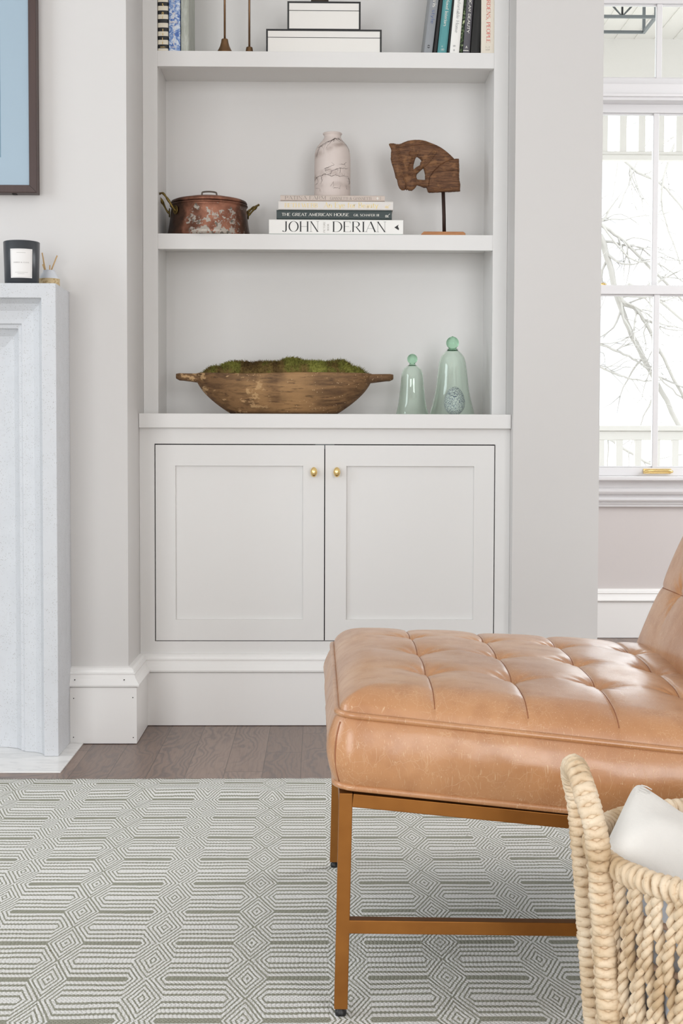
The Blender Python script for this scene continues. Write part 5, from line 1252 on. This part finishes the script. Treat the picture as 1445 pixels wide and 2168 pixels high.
def cushion(name, parent, L, W, Ht, dome, cols, rowsv, tf, bulge=.013, seed=0, seams_u=True):
    """local frame: u along length, v along width, w up from the underside; tf maps to world"""
    rc = .022; NU, NV = int(L/.0028), int(W/.0034)
    U, V_ = np.meshgrid(np.linspace(0, 1, NU+1), np.linspace(0, 1, NV+1), indexing='ij')
    x = U*L; y = V_*W
    # pull corners onto the rounding
    for cx, cy in ((rc, rc), (L-rc, rc), (rc, W-rc), (L-rc, W-rc)):
        sx, sy = (-1 if cx < L/2 else 1), (-1 if cy < W/2 else 1); dx, dy = (x-cx)*sx, (y-cy)*sy
        m_ = (dx > 0) & (dy > 0); mxx = np.maximum(dx, dy)+1e-9; hyp = np.hypot(dx, dy)+1e-9; f_ = np.where(m_, mxx/hyp, 1)
        x = np.where(m_, cx+sx*dx*f_, x); y = np.where(m_, cy+sy*dy*f_, y)
    ed = np.minimum(np.minimum(x, L-x), np.minimum(y, W-y))
    for cx, cy in ((rc, rc), (L-rc, rc), (rc, W-rc), (L-rc, W-rc)):
        sx, sy = (-1 if cx < L/2 else 1), (-1 if cy < W/2 else 1); dx, dy = (x-cx)*sx, (y-cy)*sy
        ed = np.where((dx > 0) & (dy > 0), np.maximum(rc-np.hypot(dx, dy), 0), ed)
    prof = np.sqrt(np.clip(1-(1-np.clip(ed/.055, 0, 1))**2, 0, 1))
    broad = (1-np.abs(2*x/L-1)**3.2)*(1-np.abs(2*y/W-1)**3.2)
    h = dome*(.66*prof+.34*np.clip(broad, 0, 1))
    dU = np.min(np.abs(x[..., None]-np.array(cols)), -1); dV = np.min(np.abs(y[..., None]-np.array(rowsv)), -1)
    fade = np.clip(ed/.05, 0, 1)
    rr = np.hypot(dU, dV)
    h -= .0135*np.exp(-(rr/.017)**1.0)*fade
    h -= .0036*np.exp(-(dU/.011)**1.1)*np.clip(ed/.03, 0, 1)+.0022*np.exp(-(dU/.0016)**2)*np.clip(ed/.006, 0, 1)
    h -= .0034*np.exp(-(dV/.009)**1.2)*fade*np.exp(-(dU/.04)**2)
    # small gathers that fan out of every tuft
    cu = np.array(cols)[np.argmin(np.abs(x[..., None]-np.array(cols)), -1)]; cv = np.array(rowsv)[np.argmin(np.abs(y[..., None]-np.array(rowsv)), -1)]
    an = np.arctan2(y-cv, x-cu); h += .0016*np.sin(an*9+cu*70+cv*50)*np.exp(-(rr/.026)**2)*np.clip(rr/.006, 0, 1)*fade
    nf = np.array([[mnoise.noise(Vector((a*11+seed, b*11, 2.0))) for a, b in zip(ra[::3], rb_[::3])] for ra, rb_ in zip(x[::3], y[::3])])
    nf = np.repeat(np.repeat(nf, 3, 0), 3, 1)[:NU+1, :NV+1]
    ker = np.ones(7)/7
    for ax in (0, 1): nf = np.apply_along_axis(lambda m_: np.convolve(np.pad(m_, 3, 'edge'), ker, 'valid'), ax, nf)
    h += nf*.0022*np.clip(ed/.04, 0, 1)
    mb = MB(); mb.add([tf(a, b, Ht+c_) for a, b, c_ in zip(x.ravel(), y.ravel(), h.ravel())], [(i*(NV+1)+j, (i+1)*(NV+1)+j, (i+1)*(NV+1)+j+1, i*(NV+1)+j+1) for i in range(NU) for j in range(NV)])
    pm = perim(L, W, rc); NS = 14; rows_ = []
    for i in range(NS+1):
        s_ = i/NS; row = []
        for (px, py, nx_, ny_) in pm:
            b_ = bulge*math.sin(PI*s_)**.75*(1+.35*mnoise.noise(Vector((px*7+seed, py*7, s_*1.5))))
            cr = .0011*mnoise.noise(Vector((px*40, py*40, s_*6+seed)))*math.sin(PI*s_)
            row.append(tf(px+nx_*(b_+cr), py+ny_*(b_+cr), s_*Ht))
        rows_.append(row)
    n_ = len(pm); vs = [q for r_ in rows_ for q in r_]
    mb.add(vs, [(i*n_+k, i*n_+(k+1) % n_, (i+1)*n_+(k+1) % n_, (i+1)*n_+k) for i in range(NS) for k in range(n_)])
    mb.add([tf(px, py, .0) for px, py, *_ in pm], [tuple(reversed(range(n_)))])
    o = obj(name, mb, M['leather'], parent, recalc=False)
    for nm, zz_, off in (('top_piping', Ht+.001, .0015), ('bottom_piping', .001, .0015)):
        obj('piping', MB().tube([tf(px+nx_*off, py+ny_*off, zz_) for px, py, nx_, ny_ in pm[::2]], .0043, 8, closed=True), M['leather'], o)
    for c_ in cols:
        i = int(round(c_/L*NU)); jj = [j for j in range(3, NV-2, 2)]
        obj('seam', MB().tube([tf(x[i, j], y[i, j], Ht+h[i, j]+.0002) for j in jj], .0008, 5), M['thread'], o)
    # corner seams
    for (cx, cy, sx, sy) in ((rc*.3, rc*.3, -1, -1), (L-rc*.3, rc*.3, 1, -1), (rc*.3, W-rc*.3, -1, 1), (L-rc*.3, W-rc*.3, 1, 1)):
        pts = [tf(cx+sx*(bulge*math.sin(PI*s_)**.75)*.71, cy+sy*(bulge*math.sin(PI*s_)**.75)*.71, s_*Ht) for s_ in np.linspace(.07, .90, 12)]
        obj('seam', MB().tube(pts, .0011, 6), M['thread'], o)
    return o
ch = thing('lounge_chair', (.33, -1.67, .01), 'armless tan leather lounge chair with tufted seat and slim bronze metal legs', 'chair')
a_ = math.atan(.108); ca, sa = math.cos(a_), math.sin(a_)
ORG = np.array([.0405, -1.9855, .2935])
def tf_seat(u, v, w_):
    sag = -.0035*math.sin(PI*min(1, u/.5))*0
    lift = .052*max(0, u)*(max(0, v)/SW)**1.1*min(1.0, max(0, w_/SH))
    return (ORG[0]+u*ca+w_*sa*.25, ORG[1]+v, ORG[2]-u*sa+w_*ca+lift)
cushion('seat_cushion', ch, SL, SW, SH, .050, [.118, .232, .346, .46, .574], [SW*.25, SW*.5, SW*.75], tf_seat, seed=3)
lean = math.radians(24); cl, sl_ = math.cos(lean), math.sin(lean)
OB = np.array([.551, -1.9855, .352])
def tf_back(u, v, w_):   # u up the back, w forward (towards -X) from the rear face
    w2 = w_-.105
    return (OB[0]+u*sl_-w2*cl, OB[1]+v, OB[2]+u*cl+w2*sl_*-1+0)
def tf_back(u, v, w_):
    w2 = w_-.10
    return (OB[0]+u*sl_-w2*cl, OB[1]+v, OB[2]+u*cl+w2*sl_)
cushion('backrest', ch, .47, SW, .10, .040, [.128, .242, .356], [SW*.25, SW*.5, SW*.75], tf_back, seed=9)
t = NT('bronze_metal'); p = t.wpos(); c = t.mix(t.noise(p, 26, 3), srgb(168, 112, 52), srgb(134, 84, 36)); t.bsdf(c, .38, .75, t.bump(t.noise(t.map(p, (400, 400, 30)), 1, 2), .08, .0005)); M['bronze'] = t.m
TW = .0165
def bar(pts, mb=None, w_=TW):
    """square tube between two points (vertical legs or near-horizontal rails)"""
    mb = mb or MB(); a, b = Vector(pts[0]), Vector(pts[1]); d = (b-a).normalized(); up = Vector((0, 0, 1)) if abs(d.z) < .8 else Vector((0, 1, 0))
    s_ = d.cross(up).normalized(); u_ = s_.cross(d).normalized(); vs = []
    for q in (a, b):
        for i, j in ((-1, -1), (1, -1), (1, 1), (-1, 1)): vs.append(q+s_*i*w_/2+u_*j*w_/2)
    return mb.add(vs, [(0, 1, 5, 4), (1, 2, 6, 5), (2, 3, 7, 6), (3, 0, 4, 7), (3, 2, 1, 0), (4, 5, 6, 7)], True)
YNr, YFr = -1.9785, -1.3585; XR = .635
zr0 = .2865
def railz(x): return zr0-.1015*(x-.0445)-TW/2
def strz(x): return .129-.0155*(x-.0585)-TW/2
for yy_ in (YNr, YFr):
    lg = obj('leg', bar([(.0523, yy_, zr0-.001), (.0468, yy_, .0185)]), M['bronze'], ch, bevel=.0009)
    obj('foot', MB().lathe([(0, 0), (.0068, .0), (.0072, .002), (.0072, .0055), (.0045, .0075), (.0045, .010), (0, .010)], (.0468, yy_, .0092), 18), M['black'], lg)
    lg = obj('leg', bar([(XR, yy_, railz(XR)+TW/2), (XR+.004, yy_, .0185)]), M['bronze'], ch, bevel=.0009)
    obj('foot', MB().lathe([(0, 0), (.0068, .0), (.0072, .002), (.0072, .0055), (.0045, .0075), (.0045, .010), (0, .010)], (XR+.004, yy_, .0092), 18), M['black'], lg)
    obj('side_rail', bar([(.0605, yy_, railz(.0605)), (XR, yy_, railz(XR))]), M['bronze'], ch, bevel=.0009)
    obj('stretcher', bar([(.0555, yy_, strz(.0555)), (XR, yy_, strz(XR))]), M['bronze'], ch, bevel=.0009)
for xx in (.0522, XR):
    obj('cross_rail', bar([(xx, YNr+.008, railz(xx)), (xx, YFr-.008, railz(xx))]), M['bronze'], ch, bevel=.0009)
obj('seat_board', MB().add([tf_seat(u, v, w_) for w_ in (-.012, -.004) for u, v in ((.02, .02), (SL-.02, .02), (SL-.02, SW-.02), (.02, SW-.02))], [(0, 1, 2, 3), (4, 5, 6, 7), (0, 1, 5, 4), (1, 2, 6, 5), (2, 3, 7, 6), (3, 0, 4, 7)], True), M['black'], ch)
for yy_ in (YNr+.06, YFr-.06):
    vq = yy_+1.9855; obj('back_post', bar([(XR, yy_, railz(XR)-.004), tf_back(.36, vq, -.0085)]), M['bronze'], ch)

# ================================================================== BASKET
t = NT('natural_rope'); p = t.wpos(); n1 = t.noise(p, 28, 4); n2 = t.noise(p, 260, 3)
c = t.ramp(n1, [(.3, srgb(186, 160, 126)), (.48, srgb(212, 190, 160)), (.7, srgb(226, 209, 184))])
c = t.mix(t.math('MULTIPLY', t.smooth(n2, .55, .75), .35), c, srgb(176, 136, 92))
t.bsdf(c, .62, 0, t.bump(t.noise(t.map(p, (160, 160, 60)), 1, 3), .35, .0008), .3); M['rope'] = t.m
M['cane'] = flat_mat('brown_cane', (150, 124, 104), .6, 0, 150, .3, .25)
KCX, KCY, KA, KB, KZ = .462, -2.255, .158, .178, .290
kt = thing('rope_basket', (KCX, KCY, .0095), 'round open-weave basket of twisted natural rope with braided loop handles', 'basket')
def kpos(th_, z, off=0):
    f_ = (.86+.14*min(1, max(0, z)/KZ)**.8); ca_, sa_ = math.cos(th_), math.sin(th_)
    nn = Vector((ca_/KA, sa_/KB, 0)).normalized()
    return Vector((KCX+KA*f_*ca_+nn.x*off, KCY+KB*f_*sa_+nn.y*off, z))
def twist(mb, path, r_, off, pitch, ph0=0, n=7, strands=2, hand=1):
    P = [Vector(q) for q in path]; s_ = 0; fr_ = []; nor = None
    for i, q in enumerate(P):
        a = P[max(i-1, 0)]; b = P[min(i+1, len(P)-1)]; tt_ = (b-a).normalized()
        if nor is None: nor = Vector((.3, .2, 1)); 
        nor = nor-tt_*nor.dot(tt_)
        if nor.length < 1e-4: nor = Vector((1, 0, 0))-tt_*tt_.x
        nor.normalize()
        if i: s_ += (P[i]-P[i-1]).length
        fr_.append((q, nor.copy(), tt_.cross(nor), s_))
    for k in range(strands):
        pts = []
        for q, u_, v_, s1 in fr_:
            a = hand*2*PI*s1/pitch+ph0+2*PI*k/strands; pts.append(q+(u_*math.cos(a)+v_*math.sin(a))*off)
        mb.tube(pts, r_, n)
NR = 82
wall = MB()
for i in range(NR):
    th0_ = 2*PI*i/NR; path = []
    for j in range(71):
        z = .014+(KZ-.020)*j/70; dth = .015*math.sin(2*PI*z/.092+(i % 2)*PI)+.028*(z/KZ-.5)
        rad = .0022*math.sin(2*PI*z/.092+(i % 2)*PI+PI/2)
        path.append(kpos(th0_+dth, z, rad))
    twist(wall, path, .0034, .0031, .0235, rng.uniform(0, 6), 7)
obj('woven_wall', wall, M['rope'], kt, recalc=False)
for z in (.055, .105, .155, .205, .25):
    obj('cane_hoop', MB().tube([kpos(a, z, -.0045) for a in np.linspace(0, 2*PI, 73)[:-1]], .0034, 8, closed=True), M['cane'], kt)
obj('base', MB().add([kpos(a, z_, -.004) for z_ in (.0098, .015) for a in np.linspace(0, 2*PI, 65)[:-1]], [tuple(range(64)), tuple(range(64, 128))]+[(i, (i+1) % 64, 64+(i+1) % 64, 64+i) for i in range(64)]), M['rope'], kt)
# rim: a fat plait of wraps around a hoop
def plait(mb, path, R0, r_, pitch, closed=False, flat=1.0, hand=1, ph=0.0, per=14, upv=None):
    """helix of radius R0 around a path"""
    P = [Vector(q) for q in path]; L = [0]
    for i in range(1, len(P)): L.append(L[-1]+(P[i]-P[i-1]).length)
    tot = L[-1]; N = int(tot/pitch*per); pts = []; nor = None; j = 0
    for k in range(N+1):
        s_ = tot*k/N
        while j < len(P)-2 and L[j+1] < s_: j += 1
        q = P[j].lerp(P[j+1], (s_-L[j])/max(1e-9, L[j+1]-L[j])); tt_ = (P[min(j+2, len(P)-1)]-P[max(j-1, 0)]).normalized()
        if nor is None: nor = Vector(upv or (.2, .1, 1))
        nor = nor-tt_*nor.dot(tt_); nor.normalize(); a = hand*2*PI*s_/pitch+ph
        pts.append(q+(nor*math.cos(a)+tt_.cross(nor)*math.sin(a)*flat)*R0*(1+.06*math.sin(k*1.7)))
    mb.tube(pts, [r_*(1+.10*math.sin(k*.9)+.06*math.sin(k*2.3)) for k in range(len(pts))], 8); return mb
rim = MB(); rp = [kpos(a, KZ, -.001) for a in np.linspace(0, 2*PI, 200)]
plait(rim, rp, .0082, .0042, .0098); plait(rim, rp, .0064, .0040, .0118, hand=-1, ph=1.0)
rim.tube(rp[:-1], .0062, 10, closed=True)
obj('rim', rim, M['rope'], kt, recalc=False)
def handle(thc, sgn):
    dth = .30
    pts = []
    a0, a1 = thc-dth, thc+dth
    b0_, b1_ = kpos(a0, KZ, .012), kpos(a1, KZ, .012)
    out = Vector((math.cos(thc), math.sin(thc), 0)); top = KZ+.078
    pth = [kpos(a0, .02, .009), kpos(a0, .10, .010), kpos(a0, .19, .011), kpos(a0, .26, .012), b0_+out*.004+Vector((0, 0, .03)), b0_.lerp(b1_, .10)+out*.012+Vector((0, 0, .065)), b0_.lerp(b1_, .30)+out*.016+Vector((0, 0, .083)),
           b0_.lerp(b1_, .5)+out*.017+Vector((0, 0, .087)), b0_.lerp(b1_, .70)+out*.016+Vector((0, 0, .083)), b0_.lerp(b1_, .90)+out*.012+Vector((0, 0, .065)), b1_+out*.004+Vector((0, 0, .03)), kpos(a1, .26, .012), kpos(a1, .19, .011), kpos(a1, .10, .010), kpos(a1, .02, .009)]
    P = [Vector(q) for q in spl(pth, 10)]; mb = MB()
    plait(mb, P, .0078, .0043, .0108, hand=1); plait(mb, P, .0078, .0043, .0108, hand=-1, ph=PI)
    mb.tube(P, .0068, 10)
    obj('handle', mb, M['rope'], kt, recalc=False)
handle(PI-.02, -1); handle(-.02, 1)

# what lies in the basket
t = NT('white_wool'); p = t.wpos(); n1 = t.noise(p, 190, 4, .7); n2 = t.noise(p, 30, 4)
c = t.mix(t.math('MULTIPLY', n2, .5), srgb(222, 220, 215), srgb(210, 208, 203)); t.bsdf(c, .95, 0, t.bump(t.math('ADD', n1, n2), .35, .0015), .1, sheen=.5); M['wool'] = t.m
def patch(A, B, C, D, nu=48, nv=48, puff=.035, seed=0, curve=(0, 0, 0, 0)):
    """pillow over the quad A-B-C-D (A-B left edge, B-C top, D-C right)"""
    A, B, C, D = map(Vector, (A, B, C, D)); nrm_ = (B-A).cross(D-A).normalized(); mb = MB(); G = []
    for side in (1, -1):
        P = []
        for i in range(nu+1):
            for j in range(nv+1):
                u, v = i/nu, j/nv; q = (A.lerp(D, u)).lerp(B.lerp(C, u), v)
                pin = (.13 if v > .5 else .02)*(math.sin(PI*u)**1.0)*(abs(2*v-1)**4)*(1 if v > .5 else -1)
                q = q-(B-A)*pin
                cr_ = (abs(2*u-1)**7)*(abs(2*v-1)**7); cen = (A+B+C+D)/4; q = q+(cen-q)*(.09 if u < .5 and v > .5 else .15)*cr_
                th_ = (max(0, (1-(2*u-1)**2))**.55)*(max(0, (1-(2*v-1)**2))**.55)
                nz_ = mnoise.noise(Vector((u*3+seed, v*3, side)))*.25+1
                P.append(q+nrm_*side*(puff*th_*nz_))
        b = len(mb.v); mb.add(P, [(i*(nv+1)+j, (i+1)*(nv+1)+j, (i+1)*(nv+1)+j+1, i*(nv+1)+j+1) if side > 0 else (i*(nv+1)+j, i*(nv+1)+j+1, (i+1)*(nv+1)+j+1, (i+1)*(nv+1)+j) for i in range(nu) for j in range(nv)])
    return mb, A, B, C, D, nrm_
Pa, Pb, Pc, Pd = at(1266, 1822, Y=-2.285), at(1347, 1649, Y=-2.215), at(1560, 1800, Y=-2.15), at(1500, 1925, Y=-2.29)
pm_, *_r = patch(Pa, Pb, Pc, Pd, puff=.034)
cu_ = thing('wool_cushion', tuple((np.array(Pa)+np.array(Pd))/2), 'white wool cushion with one corner poking up out of the rope basket', 'cushion')
obj('cover', pm_, M['wool'], cu_)
sm_ = MB(); Pa_, Pb_ = Vector(Pa), Vector(Pb); nn_ = _r[-1]; dd_ = (Vector(Pd)-Pa_).normalized()
for k in range(30):
    q = Pa_.lerp(Pb_, .06+.86*k/29)+nn_*(-.006)+dd_*.010
    sm_.tube([q-dd_*.004, q+nn_*-.0012+dd_*.002, q+dd_*.008], .0006, 4)
obj('edge_stitching', sm_, M['wool'], cu_)
# folded pale blanket underneath
bm_ = MB(); P = []; NT_, NRr = 72, 18
for i in range(NRr+1):
    for k in range(NT_):
        a = 2*PI*k/NT_; r_ = i/NRr; q = kpos(a, .2, -.012); x = KCX+(q.x-KCX)*r_; y = KCY+(q.y-KCY)*r_
        z = .246+.012*mnoise.noise(Vector((x*12, y*12, 5)))+.016*math.exp(-((x-KCX+.11)/.03)**2-((y-KCY)/.05)**2)-.05*max(0, r_-.88)/.12+.006*math.sin((x+y)*30)
        P.append((x, y, z))
bm_.add(P, [(i*NT_+k, i*NT_+(k+1) % NT_, (i+1)*NT_+(k+1) % NT_, (i+1)*NT_+k) for i in range(NRr) for k in range(NT_)])
P = []
for i in range(7):
    for k in range(NT_):
        a = 2*PI*k/NT_; z = .188-.17*i/6; q = kpos(a, z, -.012-.004*math.sin(a*7+z*20)); P.append((q.x, q.y, z))
b0 = NRr*NT_; b1 = len(bm_.v); bm_.v.extend([tuple(q) for q in P])
bm_.f.extend([(b0+k, b0+(k+1) % NT_, b1+(k+1) % NT_, b1+k) for k in range(NT_)]); bm_.f.extend([(b1+i*NT_+k, b1+i*NT_+(k+1) % NT_, b1+(i+1)*NT_+(k+1) % NT_, b1+(i+1)*NT_+k) for i in range(6) for k in range(NT_)])
bm_.f.append(tuple(b1+6*NT_+k for k in range(NT_)))
t = NT('pale_blue_fleece'); p = t.wpos(); t.bsdf(srgb(206, 212, 222), .95, 0, t.bump(t.noise(p, 200, 3), .3, .001), .1, sheen=.4)
tag(obj('blanket', bm_, t.m, base=(KCX, KCY, .1)), 'pale blue-grey blanket folded down inside the rope basket', 'blanket')
